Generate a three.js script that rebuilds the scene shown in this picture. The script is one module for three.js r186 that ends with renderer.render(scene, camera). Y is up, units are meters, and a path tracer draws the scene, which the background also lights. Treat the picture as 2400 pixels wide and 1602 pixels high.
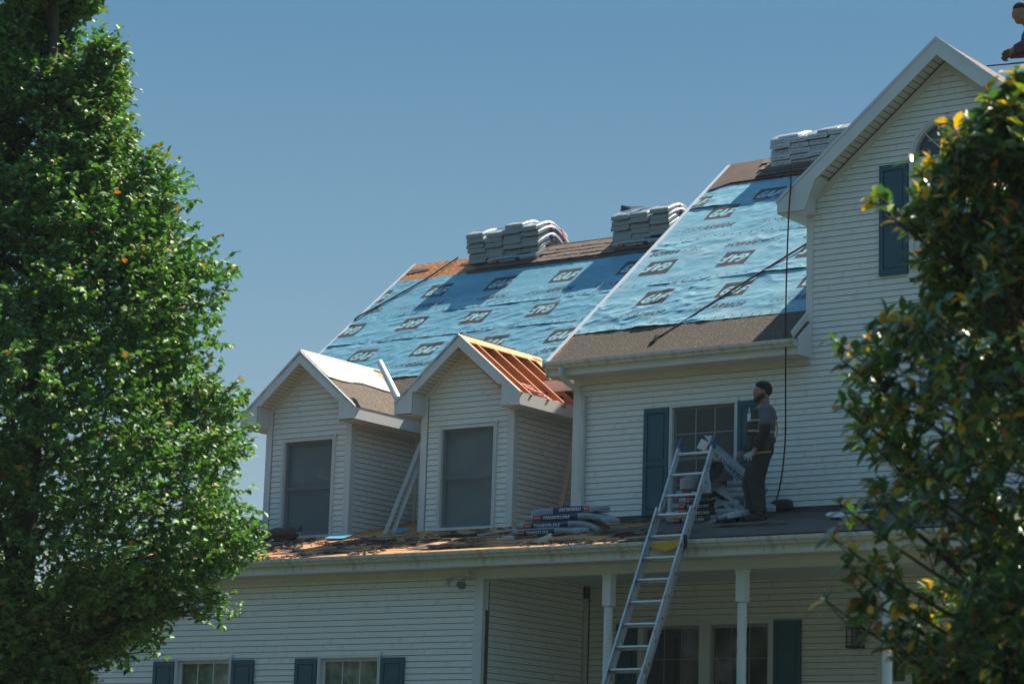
import * as THREE from 'three';
import { mergeGeometries } from 'three/addons/utils/BufferGeometryUtils.js';

// ---------- camera, sky, sun, exposure ----------
const scene = new THREE.Scene();
const camera = new THREE.PerspectiveCamera(15.14, 1024 / 683, 0.5, 2000);
camera.rotation.set(0.1896, 0.6239, 0.0315, 'YXZ');
camera.position.set(18.7, 1.6, 27.5);
camera.focus = 33; camera.userData.fStop = 2.8;
const EXPOSURE = 2.3, SUN = new THREE.Vector3(0.134, 0.8, -0.585).normalize();
const renderer = new THREE.WebGLRenderer({ antialias: true });
renderer.toneMapping = THREE.LinearToneMapping;
renderer.toneMappingExposure = EXPOSURE;
renderer.shadowMap.enabled = true;
{ // clear sky: pale at the horizon, deeper above it, raised brighter overhead to light the facade, a soft glow round the sun
  const W = 512, H = 256, d = new Float32Array(W * H * 4);
  const stops = [[-90, .05, .06, .05], [-3, .12, .14, .14], [0, .43, .5, .525], [3, .4, .485, .525], [7, .3, .44, .525], [12, .19, .36, .505], [18, .112, .265, .435], [30, .145, .33, .54], [60, .165, .385, .65], [90, .165, .39, .67]];
  for (let j = 0; j < H; j++) for (let i = 0; i < W; i++) {
    const el = ((j + .5) / H - .5) * Math.PI, az = ((i + .5) / W - .5) * 2 * Math.PI, e = el * 180 / Math.PI;
    let k = 0; while (k < stops.length - 2 && e > stops[k + 1][0]) k++;
    const a = stops[k], b = stops[k + 1], t = Math.min(1, Math.max(0, (e - a[0]) / (b[0] - a[0])));
    const c = Math.cos(el) * Math.cos(az) * SUN.x + Math.sin(el) * SUN.y + Math.cos(el) * Math.sin(az) * SUN.z;
    const ang = Math.acos(Math.min(1, c)) * 180 / Math.PI, glow = e < -1 ? 0 : .55 * Math.exp(-ang / 9) + .06 * Math.exp(-ang / 25);
    for (let q = 0; q < 3; q++) d[(j * W + i) * 4 + q] = ((a[1 + q] + (b[1 + q] - a[1 + q]) * t) + glow * [1, .96, .88][q]) / EXPOSURE;
    d[(j * W + i) * 4 + 3] = 1;
  }
  const sky = new THREE.DataTexture(d, W, H, THREE.RGBAFormat, THREE.FloatType);
  sky.mapping = THREE.EquirectangularReflectionMapping; sky.magFilter = sky.minFilter = THREE.LinearFilter; sky.needsUpdate = true;
  scene.background = sky; scene.environment = sky;
}
const sun = new THREE.DirectionalLight(new THREE.Color().setRGB(1, .9, .74), 5);
sun.position.copy(SUN).multiplyScalar(60); sun.castShadow = true; sun.shadow.radius = 1;
Object.assign(sun.shadow.camera, { left: -25, right: 25, top: 25, bottom: -25, near: 1, far: 140 }); sun.shadow.mapSize.set(4096, 4096);
scene.add(sun, sun.target);

scene.fog = new THREE.FogExp2(new THREE.Color().setRGB(.72, .86, .95), .00035);
// ---------- helpers ----------
let seed = 7;
const rnd = () => { seed = (seed * 1664525 + 1013904223) >>> 0; return seed / 4294967296; };
const rr = (a, b) => a + (b - a) * rnd();
const V = (x, y, z) => new THREE.Vector3(x, y, z);
const hash = (i, j, s) => { let h = (i * 374761393 + j * 668265263 + s * 974634777) | 0; h = Math.imul(h ^ (h >>> 13), 1274126177); return ((h ^ (h >>> 16)) >>> 0) / 4294967296; };
const wrap = (a, n) => ((a % n) + n) % n;
function vnoise(x, y, per = 1e6, s = 1) { // tileable value noise
  const i = Math.floor(x), j = Math.floor(y), f = x - i, g = y - j, u = f * f * (3 - 2 * f), v = g * g * (3 - 2 * g);
  const h = (a, b) => hash(wrap(a, per), wrap(b, per), s);
  return (h(i, j) * (1 - u) + h(i + 1, j) * u) * (1 - v) + (h(i, j + 1) * (1 - u) + h(i + 1, j + 1) * u) * v;
}
const fbm = (x, y, per, s, o = 4) => { let a = 0, w = .5, n = 0; for (let k = 0; k < o; k++) { a += w * vnoise(x, y, per, s + k); n += w; x *= 2; y *= 2; per *= 2; w *= .5; } return a / n; };
function noise3(x, y, z, s = 1) {
  const k = Math.floor(z), f = z - k, u = f * f * (3 - 2 * f);
  return vnoise(x, y, 1e6, s + k * 17) * (1 - u) + vnoise(x, y, 1e6, s + (k + 1) * 17) * u;
}
const lin2s = (c) => 255 * (c <= .0031308 ? 12.92 * c : 1.055 * Math.pow(c, 1 / 2.4) - .055);
function tex(n, fn, { srgb = true, rx = 1, ry = 1 } = {}) { // fn(u, v) -> linear rgb or a number
  const d = new Uint8Array(n * n * 4);
  for (let j = 0; j < n; j++) for (let i = 0; i < n; i++) {
    const c = fn(i / n, j / n), o = (j * n + i) * 4;
    for (let q = 0; q < 3; q++) { const v = Array.isArray(c) ? c[q] : c; d[o + q] = Math.max(0, Math.min(255, srgb ? lin2s(v) : v * 255)); }
    d[o + 3] = 255;
  }
  const t = new THREE.DataTexture(d, n, n, THREE.RGBAFormat);
  t.wrapS = t.wrapT = THREE.RepeatWrapping; t.magFilter = THREE.LinearFilter; t.minFilter = THREE.LinearMipmapLinearFilter; t.generateMipmaps = true;
  if (srgb) t.colorSpace = THREE.SRGBColorSpace;
  t.repeat.set(rx, ry); t.needsUpdate = true; return t;
}
function canvasTex(w, h, draw) {
  const c = document.createElement('canvas'); c.width = w; c.height = h; draw(c.getContext('2d'), w, h);
  const t = new THREE.CanvasTexture(c); t.colorSpace = THREE.SRGBColorSpace; t.anisotropy = 8; return t;
}
const lerp3 = (a, b, t) => [a[0] + (b[0] - a[0]) * t, a[1] + (b[1] - a[1]) * t, a[2] + (b[2] - a[2]) * t];
const smooth = (a, b, x) => { const t = Math.min(1, Math.max(0, (x - a) / (b - a))); return t * t * (3 - 2 * t); };
function std(o) { const { rgb, ...p } = o; const m = p.phys ? new THREE.MeshPhysicalMaterial() : new THREE.MeshStandardMaterial(); delete p.phys; if (rgb) m.color.setRGB(...rgb); m.roughness = .7; m.metalness = 0; m.setValues(p); m.side = THREE.DoubleSide; return m; }
// geometry: plain triangles with uv in metres taken from the dominant side of each face
function uvm(g) {
  g = g.index ? g.toNonIndexed() : g; if (!g.attributes.normal) g.computeVertexNormals();
  const p = g.attributes.position, uv = new Float32Array(p.count * 2), a = V(), b = V(), c = V();
  for (let i = 0; i < p.count; i += 3) {
    a.fromBufferAttribute(p, i); b.fromBufferAttribute(p, i + 1).sub(a); c.fromBufferAttribute(p, i + 2).sub(a); b.cross(c);
    const ax = Math.abs(b.x), ay = Math.abs(b.y), az = Math.abs(b.z);
    for (let k = 0; k < 3; k++) { const x = p.getX(i + k), y = p.getY(i + k), z = p.getZ(i + k); const q = ax > ay && ax > az ? [z, y] : ay > az ? [x, z] : [x, y]; uv[(i + k) * 2] = q[0]; uv[(i + k) * 2 + 1] = q[1]; }
  }
  g.setAttribute('uv', new THREE.BufferAttribute(uv, 2));
  for (const n of Object.keys(g.attributes)) if (!['position', 'normal', 'uv'].includes(n)) g.deleteAttribute(n);
  return g;
}
const box = (x0, x1, y0, y1, z0, z1) => uvm(new THREE.BoxGeometry(x1 - x0, y1 - y0, z1 - z0).translate((x0 + x1) / 2, (y0 + y1) / 2, (z0 + z1) / 2));
function quads(list) { // list of [a, b, c, d] point arrays
  const pos = []; for (const [a, b, c, d] of list) pos.push(...a, ...b, ...c, ...a, ...c, ...d);
  const g = new THREE.BufferGeometry(); g.setAttribute('position', new THREE.Float32BufferAttribute(pos, 3)); g.computeVertexNormals(); return uvm(g);
}
function extrude(pts, depth, place, holes = []) { // polygon extruded; place(a, b, d) -> [x, y, z]
  const s = new THREE.Shape(pts.map((p) => new THREE.Vector2(...p)));
  for (const h of holes) s.holes.push(new THREE.Path(h.map((p) => new THREE.Vector2(...p))));
  const g = new THREE.ExtrudeGeometry(s, { depth, bevelEnabled: false, steps: 1 }).toNonIndexed(), p = g.attributes.position;
  for (let i = 0; i < p.count; i++) p.setXYZ(i, ...place(p.getX(i), p.getY(i), p.getZ(i)));
  g.computeVertexNormals(); return uvm(g);
}
const exZ = (pts, z0, z1, holes) => extrude(pts, z1 - z0, (a, b, d) => [a, b, z0 + d], holes); // polygon in x, y
const exX = (pts, x0, x1) => extrude(pts, x1 - x0, (a, b, d) => [x0 + d, b, a]); // polygon in z, y
function tube(pts, r, seg = 24, rad = 6, closed = false) {
  const c = new THREE.CatmullRomCurve3(pts.map((p) => V(...p)), closed, 'centripetal');
  return uvm(new THREE.TubeGeometry(c, seg, r, rad, closed));
}
function rod(a, b, r0, r1 = r0, n = 8) {
  const A = V(...a), B = V(...b), d = B.clone().sub(A), L = d.length(), g = new THREE.CylinderGeometry(r1, r0, L, n);
  g.applyQuaternion(new THREE.Quaternion().setFromUnitVectors(V(0, 1, 0), d.normalize())); const m = A.add(B).multiplyScalar(.5); return uvm(g.translate(m.x, m.y, m.z));
}
function bar(a, b, w, t, up = [0, 1, 0]) { // square bar from a to b, w along up, t across
  const A = V(...a), B = V(...b), d = B.clone().sub(A), L = d.length(); d.normalize();
  const s = d.clone().cross(V(...up)).normalize(), u = s.clone().cross(d).normalize();
  const g = new THREE.BoxGeometry(t, w, L).applyMatrix4(new THREE.Matrix4().makeBasis(s, u, d.clone().negate())); const m = A.add(B).multiplyScalar(.5);
  return uvm(g.translate(m.x, m.y, m.z));
}
const merge = (l) => l.length === 1 ? l[0] : mergeGeometries(l.map((g) => g.index ? g.toNonIndexed() : g));
const used = {};
function named(n) { const k = used[n] = (used[n] ?? -1) + 1; return k ? `${n}_${String(k).padStart(3, '0')}` : n; }
function mesh(name, geos, mat, parent) {
  const m = new THREE.Mesh(Array.isArray(geos) ? merge(geos) : geos, mat); m.castShadow = m.receiveShadow = true;
  m.name = parent ? name : named(name); (parent ?? scene).add(m);
  if (parent?.userData.shift) m.position.copy(parent.position).negate();
  return m;
}
function tag(o, label, category, group, kind) { if (label) o.userData.label = label; if (category) o.userData.category = category; if (group) o.userData.group = group; if (kind) o.userData.kind = kind; return o; }
function thing(name, pos, label, category, group, shift = true) { // a group at the thing's base; parts keep world coordinates
  const g = new THREE.Group(); g.name = named(name); g.position.set(...pos); scene.add(g); g.userData.shift = shift; return tag(g, label, category, group);
}
// ---------- materials ----------
const speck = tex(256, (u, v) => fbm(u * 8, v * 8, 8, 3, 5), { srgb: false });
const M = {};
M.siding = std({ roughness: .55, map: tex(256, (u, v) => { const n = fbm(u * 4, v * 4, 4, 11, 5), g = fbm(u * 2, v * 64, 64, 31, 2), s = smooth(.62, .8, fbm(u * 16, v * 3, 16, 51, 3)); return lerp3(lerp3([.72, .71, .66], [.81, .8, .75], n * .6 + g * .4), [.55, .53, .47], s * .4); }), bumpMap: tex(256, (u, v) => fbm(u * 3, v * 80, 96, 7, 3), { srgb: false }), bumpScale: .0012 });
for (const t of [M.siding.map, M.siding.bumpMap]) t.repeat.set(.9, 1.3);
M.trim = std({ roughness: .45, map: tex(128, (u, v) => lerp3([.6, .61, .61], [.7, .7, .69], fbm(u * 4, v * 4, 4, 5, 4))) });
M.gutter = std({ roughness: .4, map: tex(256, (u, v) => { const d = smooth(.55, .85, fbm(u * 20, v * 2, 20, 9, 4)); return lerp3(lerp3([.58, .6, .58], [.66, .67, .64], fbm(u * 5, v * 5, 5, 2, 4)), [.33, .33, .27], d * .6); }) });
M.soffit = std({ roughness: .6, map: tex(128, (u, v) => lerp3([.58, .57, .52], [.68, .67, .6], fbm(u * 4, v * 4, 4, 6, 4))) });
M.wood = std({ roughness: .8, map: tex(256, (u, v) => { const g = fbm(u * 3, v * 40, 40, 21, 4); return lerp3([.5, .2, .07], [.62, .33, .14], g); }) });
M.osb = std({ roughness: .75, map: canvasTex(1024, 1024, (c, w, h) => {
  c.fillStyle = '#a8682f'; c.fillRect(0, 0, w, h);
  for (let i = 0; i < 5200; i++) { const x = rnd() * w, y = rnd() * h, a = rr(-.7, .7), l = rr(14, 60), t = rr(3, 11), k = rnd(); c.save(); c.translate(x, y); c.rotate(a); c.fillStyle = k < .06 ? '#e9bd80' : k < .5 ? `rgb(${rr(150, 190) | 0},${rr(88, 118) | 0},${rr(38, 60) | 0})` : `rgb(${rr(110, 150) | 0},${rr(62, 88) | 0},${rr(26, 44) | 0})`; for (const [ox, oy] of [[0, 0]]) c.fillRect(ox - l / 2, oy - t / 2, l, t); c.restore(); }
}) });
M.osb.map.wrapS = M.osb.map.wrapT = THREE.RepeatWrapping; M.osb.map.repeat.set(.8, .8);
M.deck = std({ roughness: .8, map: tex(512, (u, v) => { const g = fbm(u * 2, v * 48, 96, 41, 4), s = fbm(u * 9, v * 14, 28, 71, 5), d = smooth(.56, .74, s); return lerp3(lerp3([.42, .17, .05], [.56, .26, .09], g), [.12, .065, .035], d * .75); }), bumpMap: speck, bumpScale: .004 });
M.deck.map.repeat.set(.7, .9);
M.rafter = std({ roughness: .8, map: tex(256, (u, v) => lerp3([.3, .1, .035], [.46, .18, .06], fbm(u * 3, v * 30, 60, 13, 4))) });
M.granule = std({ roughness: .9, map: tex(512, (u, v) => { const n = fbm(u * 6, v * 6, 6, 15, 4), g = hash(Math.floor(u * 90), Math.floor(v * 90), 4), s = g > .985 ? 3.4 : g > .88 ? 1.7 : .55 + g * .7; const b = lerp3([.07, .05, .036], [.105, .078, .055], n); return b.map((x) => x * s); }), bumpMap: tex(512, (u, v) => hash(Math.floor(u * 180), Math.floor(v * 180), 4), { srgb: false }), bumpScale: .006 });
M.granule.map.repeat.set(.9, .9); M.granule.bumpMap.repeat.set(.9, .9);
M.felt = std({ roughness: .9, map: tex(256, (u, v) => lerp3([.075, .045, .038], [.15, .09, .07], fbm(u * 5, v * 5, 5, 16, 5))), bumpMap: speck, bumpScale: .006 });
M.shingle = std({ roughness: .92, map: tex(256, (u, v) => { const g = hash(Math.floor(u * 256), Math.floor(v * 256), 9); return lerp3([.045, .036, .034], [.1, .08, .07], fbm(u * 6, v * 6, 6, 17, 4)).map((x) => x * (.6 + g * .8)); }), bumpMap: speck, bumpScale: .004 });
M.shingleBrown = std({ roughness: .92, map: tex(256, (u, v) => { const g = hash(Math.floor(u * 256), Math.floor(v * 256), 9); return lerp3([.1, .065, .05], [.2, .14, .11], fbm(u * 6, v * 6, 6, 17, 4)).map((x) => x * (.6 + g * .8)); }), bumpMap: speck, bumpScale: .004 });
M.shutter = std({ roughness: .5, map: tex(128, (u, v) => lerp3([.006, .07, .1], [.01, .095, .13], fbm(u * 4, v * 12, 12, 8, 4))) });
M.shutterDim = M.shutter;
M.frame = std({ roughness: .45, rgb: [.34, .34, .33] });
M.jointShade = std({ roughness: .9, map: tex(128, (u, v) => lerp3([.07, .055, .058], [.13, .1, .1], fbm(u * 6, v * 6, 6, 43, 4))) });  // wall backing: dirt brown with shade painted into the slots between courses
M.glass = std({ phys: true, roughness: .04, transmission: 1, thickness: 0, rgb: [.82, .86, .86], ior: 1.5 });
M.screen = std({ roughness: .7, rgb: [.13, .15, .16], transparent: true, opacity: .24 });
M.blind = std({ roughness: .8, map: tex(128, (u, v) => lerp3([.62, .66, .68], [.72, .75, .76], fbm(u * 3, v * 8, 8, 19, 4))) });
M.curtain = std({ roughness: .9, map: tex(256, (u, v) => { const l = smooth(.5, .62, fbm(u * 14, v * 14, 14, 29, 4)); return lerp3([.3, .32, .2], [.5, .52, .38], l); }) });
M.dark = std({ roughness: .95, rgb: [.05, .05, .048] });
M.room = std({ roughness: .95, rgb: [.16, .15, .13] });
M.lining = std({ roughness: .9, rgb: [.4, .38, .34] });
M.column = std({ roughness: .45, map: tex(128, (u, v) => lerp3([.66, .7, .71], [.74, .77, .77], fbm(u * 4, v * 4, 4, 33, 4))) });
M.alu = std({ roughness: .5, metalness: .55, map: tex(256, (u, v) => { const d = smooth(.6, .75, fbm(u * 14, v * 9, 28, 23, 5)); return lerp3(lerp3([.4, .41, .42], [.55, .56, .57], fbm(u * 6, v * 6, 6, 24, 3)), [.14, .1, .085], d * .85); }) });
M.aluPlain = std({ roughness: .32, metalness: .9, map: tex(128, (u, v) => lerp3([.5, .52, .55], [.66, .68, .7], fbm(u * 3, v * 12, 12, 25, 4))) });
M.galv = std({ roughness: .5, metalness: .3, map: tex(128, (u, v) => lerp3([.58, .6, .62], [.72, .73, .74], fbm(u * 6, v * 6, 6, 26, 4))) });
M.rope = std({ roughness: .9, map: tex(64, (u, v) => lerp3([.045, .012, .016], [.1, .03, .035], fbm(u * 8, v * 8, 8, 27, 3))) });
M.ropeBlack = std({ roughness: .9, rgb: [.022, .014, .016] });
M.navy = std({ roughness: .7, rgb: [.012, .016, .03] });
M.yellow = std({ roughness: .5, rgb: [.55, .34, .02] });
M.blueCap = std({ roughness: .5, rgb: [.02, .06, .16] });
M.plastic = std({ roughness: .35, map: tex(128, (u, v) => lerp3([.6, .62, .64], [.75, .76, .77], fbm(u * 5, v * 5, 5, 28, 4))) });
M.grass = std({ roughness: .95, map: tex(512, (u, v) => lerp3([.022, .03, .014], [.05, .06, .025], fbm(u * 24, v * 24, 24, 34, 5))) });
M.grass.map.repeat.set(.15, .15);
M.bark = std({ roughness: .95, map: tex(256, (u, v) => lerp3([.035, .028, .022], [.1, .08, .06], fbm(u * 6, v * 20, 40, 36, 5))), bumpMap: speck, bumpScale: .01 });
M.pink = std({ roughness: 1, map: tex(128, (u, v) => lerp3([.5, .16, .14], [.72, .36, .3], fbm(u * 8, v * 8, 8, 37, 5))) });
M.dim = std({ roughness: .6, rgb: [.3, .29, .25] });
M.tan = std({ roughness: .8, map: tex(128, (u, v) => lerp3([.3, .18, .11], [.42, .26, .17], fbm(u * 3, v * 14, 28, 91, 4))) });
// ---------- the ground ----------
const gy = (x, z) => 1.9 * smooth(22, 5, z) * smooth(60, 30, Math.abs(x)) + .12 * (fbm(x * .15 + 40, z * .15 + 40, 1e6, 77, 3) - .5);
{
  const g = new THREE.PlaneGeometry(1400, 1400, 140, 140).rotateX(-Math.PI / 2), p = g.attributes.position;
  for (let i = 0; i < p.count; i++) { const f = (a) => Math.sign(a) * 700 * Math.pow(Math.abs(a) / 700, 2.2), x = f(p.getX(i)), z = f(p.getZ(i)); p.setXYZ(i, x, gy(x, z), z); }
  g.computeVertexNormals(); tag(mesh('ground', uvm(g), M.grass), null, null, null, 'structure');
}
// ---------- the house ----------
const PITCH = .0762; // one siding course
const house = thing('house', [.5, 1.9, 0], 'cream sided two-storey house with blue shutters, its roof half stripped and covered in blue underlayment', 'house');
const H = (n, g, m) => mesh(n, g, m, house);
const PL_Z = (z) => (a, y, o) => [a, y, z + o];          // wall facing the camera side (+z)
const PL_X = (x) => (a, y, o) => [x + o, y, -a];         // wall facing +x, a = -z
// one course per mesh: sloped face, drip lip below, thin ends
function courses(parent, place, ref, k0, k1, segs, stuffName) {
  const all = [];
  for (let k = k0; k <= k1; k++) {
    const y0 = ref - k * PITCH, y1 = y0 + PITCH, lip = .0135, top = .004;
    for (const [a0, a1, b0, b1] of segs(y0, y1)) { // a0,b0 = left and right at the bottom, a1,b1 at the top
      if (b0 - a0 < .012 && b1 - a1 < .012) continue;
      { const [c0, c1, d0, d1, e] = [a0, a1, b0, b1, 0], list = [];
        const p = (a, y, o) => place(a, y, o), yb = y0 + .0065;
        list.push([p(c0, yb, lip + e), p(d0, yb, lip + e), p(d1, y1, top + e), p(c1, y1, top + e)], [p(c0, yb, .001), p(d0, yb, .001), p(d0, yb, lip + e), p(c0, yb, lip + e)], [p(c0, yb, .001), p(c0, yb, lip + e), p(c1, y1, top + e), p(c1, y1, .001)], [p(d0, yb, lip + e), p(d0, yb, .001), p(d1, y1, .001), p(d1, y1, top + e)], [p(c1, y1, .001), p(c1, y1, top + e), p(d1, y1, top + e), p(d1, y1, .001)]);
        const g = quads(list), uv = g.attributes.uv, ox = hash(k, 3, 5) * 7; for (let i = 0; i < uv.count; i++) uv.setX(i, uv.getX(i) + ox);
        if (stuffName) all.push(g); else mesh('siding_board', g, M.siding, parent);
      }
    }
  }
  if (stuffName && all.length) tag(mesh(stuffName, all, M.siding, parent), null, null, null, 'stuff');
}
function split(l0, l1, r0, r1, y0, y1, holes) { // cut openings out of one course
  let s = [[l0, l1, r0, r1]];
  for (const h of holes) {
    const q = h(y0 + .004, y1 - .004); if (!q) continue; const [p0, p1, q0, q1] = q, n = [];
    for (const [a0, a1, b0, b1] of s) { if (q0 <= a0 || p0 >= b0) { n.push([a0, a1, b0, b1]); continue; } if (p0 > a0) n.push([a0, a1, p0, p1]); if (q0 < b0) n.push([q0, q1, b0, b1]); }
    s = n;
  }
  return s;
}
const hole = (x0, x1, yb, yt) => (y0, y1) => y1 > yb && yt - y0 > PITCH * .5 ? [x0, x0, x1, x1] : null;
const rect = (x0, x1, y0, y1) => [[x0, y0], [x1, y0], [x1, y1], [x0, y1]];
const APX = 5.31, APY = 11.02, SL = .82, rakeY = (x) => APY - SL * Math.abs(x - APX);
const archHole = (y0, y1) => {
  if (y1 < 8.39 || y0 > 10.35) return null;
  const w = (y) => y < 9.86 ? .49 : Math.sqrt(Math.max(0, .49 * .49 - (y - 9.86) ** 2)); const a = w(y0), b = w(y1); return a < .02 ? null : [APX - a, APX - b, APX + a, APX + b];
};
// upper wall with the gable; its openings are real
const archPts = []; for (let i = 0; i <= 20; i++) { const t = Math.PI * i / 20; archPts.push([APX + .46 * Math.cos(t), 9.86 + .46 * Math.sin(t)]); }
const arch = [[APX - .46, 8.42], [APX + .46, 8.42], ...archPts];
const wallUp = H('wall', exZ([[-.04, 1.9], [7.21, 1.9], [7.21, 9.46], [APX, APY], [3.41, 9.46], [3.41, 7.98], [-.04, 7.98]], -.1, 0, [rect(1.47, 2.41, 5.7, 7.03), arch, rect(1.08, 2.95, 2.85, 4.27), rect(4.62, 4.82, 1.97, 3.85)]), M.jointShade);
courses(wallUp, PL_Z(0), 9.24, -24, 47, (y0, y1) => {
  const L = (y) => y < 7.5 ? .06 : Math.max(3.485, APX - (APY - .03 - y) / SL), R = (y) => Math.min(7.14, APX + (APY - .03 - y) / SL);
  return split(L(y0), L(y1), R(y0), R(y1), y0, y1, [hole(1.435, 2.445, 5.66, 7.065), archHole]);
});
courses(wallUp, PL_Z(0), 4.83, 1, 37, (y0, y1) => split(.28, .28, 7.14, 7.14, y0, y1, [hole(1.03, 2.995, 2.8, 4.325), hole(4.4, 6.3, 1.9, 4.0)]), 'porch_siding');
H('corner_post', box(-.045, .055, 5.6, 7.52, -.06, .02), M.trim);
H('corner_post', box(3.4, 3.49, 7.93, 9.47, -.06, .021), M.trim);
H('corner_post', box(7.14, 7.23, 1.9, 9.3, -.06, .021), M.trim);
H('frieze_board', box(.056, 3.42, 7.42, 7.51, .001, .024), M.soffit);
for (const s of [-1, 1]) H('rake_frieze', exZ([[APX, APY + .02], [APX, APY - .085], [APX + s * 1.9, APY - .085 - 1.9 * SL], [APX + s * 1.9, APY + .02 - 1.9 * SL]], .001, .026), M.soffit);
// lower front wall and the sides of the porch recess
const wallLow = H('wall', exZ(rect(-6.31, .2, 1.9, 4.86), 2.135, 2.235, [rect(-4.755, -3.825, 2.36, 3.745), rect(-2.31, -1.36, 2.36, 3.745)]), M.jointShade);
const lowSegs = (y0, y1) => split(-6.22, -6.22, .105, .105, y0, y1, [hole(-4.79, -3.79, 2.33, 3.78), hole(-2.345, -1.325, 2.33, 3.78)]);
courses(wallLow, PL_Z(2.235), 4.205, -7, 11, lowSegs); courses(wallLow, PL_Z(2.235), 4.205, 12, 29, lowSegs, 'lower_siding');
H('corner_post', box(-6.325, -6.215, 1.9, 4.8, 2.16, 2.257), M.trim);
H('frieze_board', box(-6.2, .09, 4.7, 4.79, 2.236, 2.262), M.soffit);
const wallPorch = H('wall', box(.1, .2, 1.9, 4.86, -.001, 2.134), M.jointShade);
courses(wallPorch, PL_X(.2), 4.83, 1, 37, () => [[-2.1, -2.1, -.07, -.07]], 'porch_siding');
H('corner_post', box(.085, .215, 1.95, 4.676, 2.2, 2.259), M.trim);
H('corner_post', box(.198, .255, 1.95, 4.62, .002, .05), M.trim);
H('conduit_box', [box(.33, .46, 4.58, 4.72, .016, .06), box(.44, .46, 4.42, 4.58, .016, .04)], M.soffit);
// wall behind the dormers, far sides and back: close the volume
const wallBack = H('wall', box(-6.31, -.04, 5.75, 7.95, -1.73, -1.63), M.jointShade);
courses(wallBack, PL_Z(-1.63), 6.98, -10, 13, () => [[-3.9, -3.9, -2.66, -2.66], [-1.1, -1.1, -.06, -.06]], 'back_siding');
H('corner_post', box(-3.925, -3.87, 5.95, 7.6, -1.63, -1.59), M.trim);
H('wall', [box(-6.31, -6.21, 1.9, 4.86, -8.2, 2.134), box(-6.31, -6.21, 4.86, 7.6, -8.2, -1.73), box(7.11, 7.21, 1.9, 9.2, -8.2, -.101), box(-6.31, 7.21, 1.9, 7.95, -8.3, -8.2), box(-.14, -.041, 1.9, 7.6, -8.1, -.101)], M.siding);
H('wall', extrude([[0, 7.98], [0, 9.5], [-1.86, 9.5]], .1, (a, b, d) => [3.411 + d * .9, b, a]), M.siding);
H('wall', extrude([[-1.73, 7.6], [-4.85, 10.6], [-8.2, 7.6]], .1, (a, b, d) => [-6.31 + d, b, a]), M.siding);
H('wall', extrude([[-.2, 7.6], [-.2, 8.0], [-4.21, 11.32], [-8.2, 7.95], [-8.2, 7.6]], .1, (a, b, d) => [-.14 + d, b, a]), M.siding);
H('room', [box(-6.2, 7.1, 1.86, 1.94, -8.2, 2.1), box(-6.2, 7.1, 4.83, 4.86, -8.1, 2.1), box(-6.2, 7.1, 1.94, 7.6, -4.1, -4.05)], M.room);
// ---------- roofs ----------
const CS = 1 / Math.hypot(1, .815), SN = .815 * CS, D1 = 6.75, D2 = 7.98;
const onRoof = (d, u, v, h = 0) => [u, d + SN * v + CS * h, -CS * v + SN * h]; // v metres up the slope, h metres proud of it
function slab(d, u0, u1, v0, v1, h0, h1, dv0 = 0) {
  const c = (u, v, h) => onRoof(d, u, v, h), a = [[u0, v0], [u1, v0 + dv0], [u1, v1], [u0, v1]];
  const T = a.map((q) => c(...q, h1)), B = a.map((q) => c(...q, h0));
  return quads([T, [B[3], B[2], B[1], B[0]], [B[0], B[1], T[1], T[0]], [B[1], B[2], T[2], T[1]], [B[2], B[3], T[3], T[2]], [B[3], B[0], T[0], T[3]]]);
}
const roofL = H('roof', slab(D1, -6.58, -.04, 1.68, 6.25, -.045, 0), M.osb);
const roofR = H('roof', [slab(D2, -.26, 3.46, -.47, .01, -.045, 0), slab(D2, -.26, 7.25, .01, 5.43, -.045, 0)], M.osb);
H('roof', [quads([[[-6.58, 10.7, -4.85], [-.04, 10.7, -4.85], [-.04, 7.7, -8.53], [-6.58, 7.7, -8.53]], [[-6.58, 10.65, -4.85], [-.04, 10.65, -4.85], [-.04, 7.65, -8.53], [-6.58, 7.65, -8.53]], [[-.26, 11.405, -4.21], [7.3, 11.405, -4.21], [7.3, 7.9, -8.5], [-.26, 7.9, -8.5]], [[-.26, 11.35, -4.21], [7.3, 11.35, -4.21], [7.3, 7.85, -8.5], [-.26, 7.85, -8.5]]])], M.shingle);
H('fascia', [slab(D1, -6.605, -6.581, 1.68, 6.25, -.13, .004), slab(D2, -.285, -.261, -.47, 5.43, -.14, .006)], M.trim).name = 'rake_board';
H('drip_edge', slab(D1, -6.61, -6.56, 1.68, 6.25, .006, .016), M.galv);
H('drip_edge', slab(D2, -.29, -.225, -.45, 5.42, .012, .022), M.galv);
H('fascia', [box(-6.58, -.05, 7.66, 7.8, -1.3, -1.275), box(-6.58, -.05, 7.64, 7.66, -1.63, -1.28)], M.trim);
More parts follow.
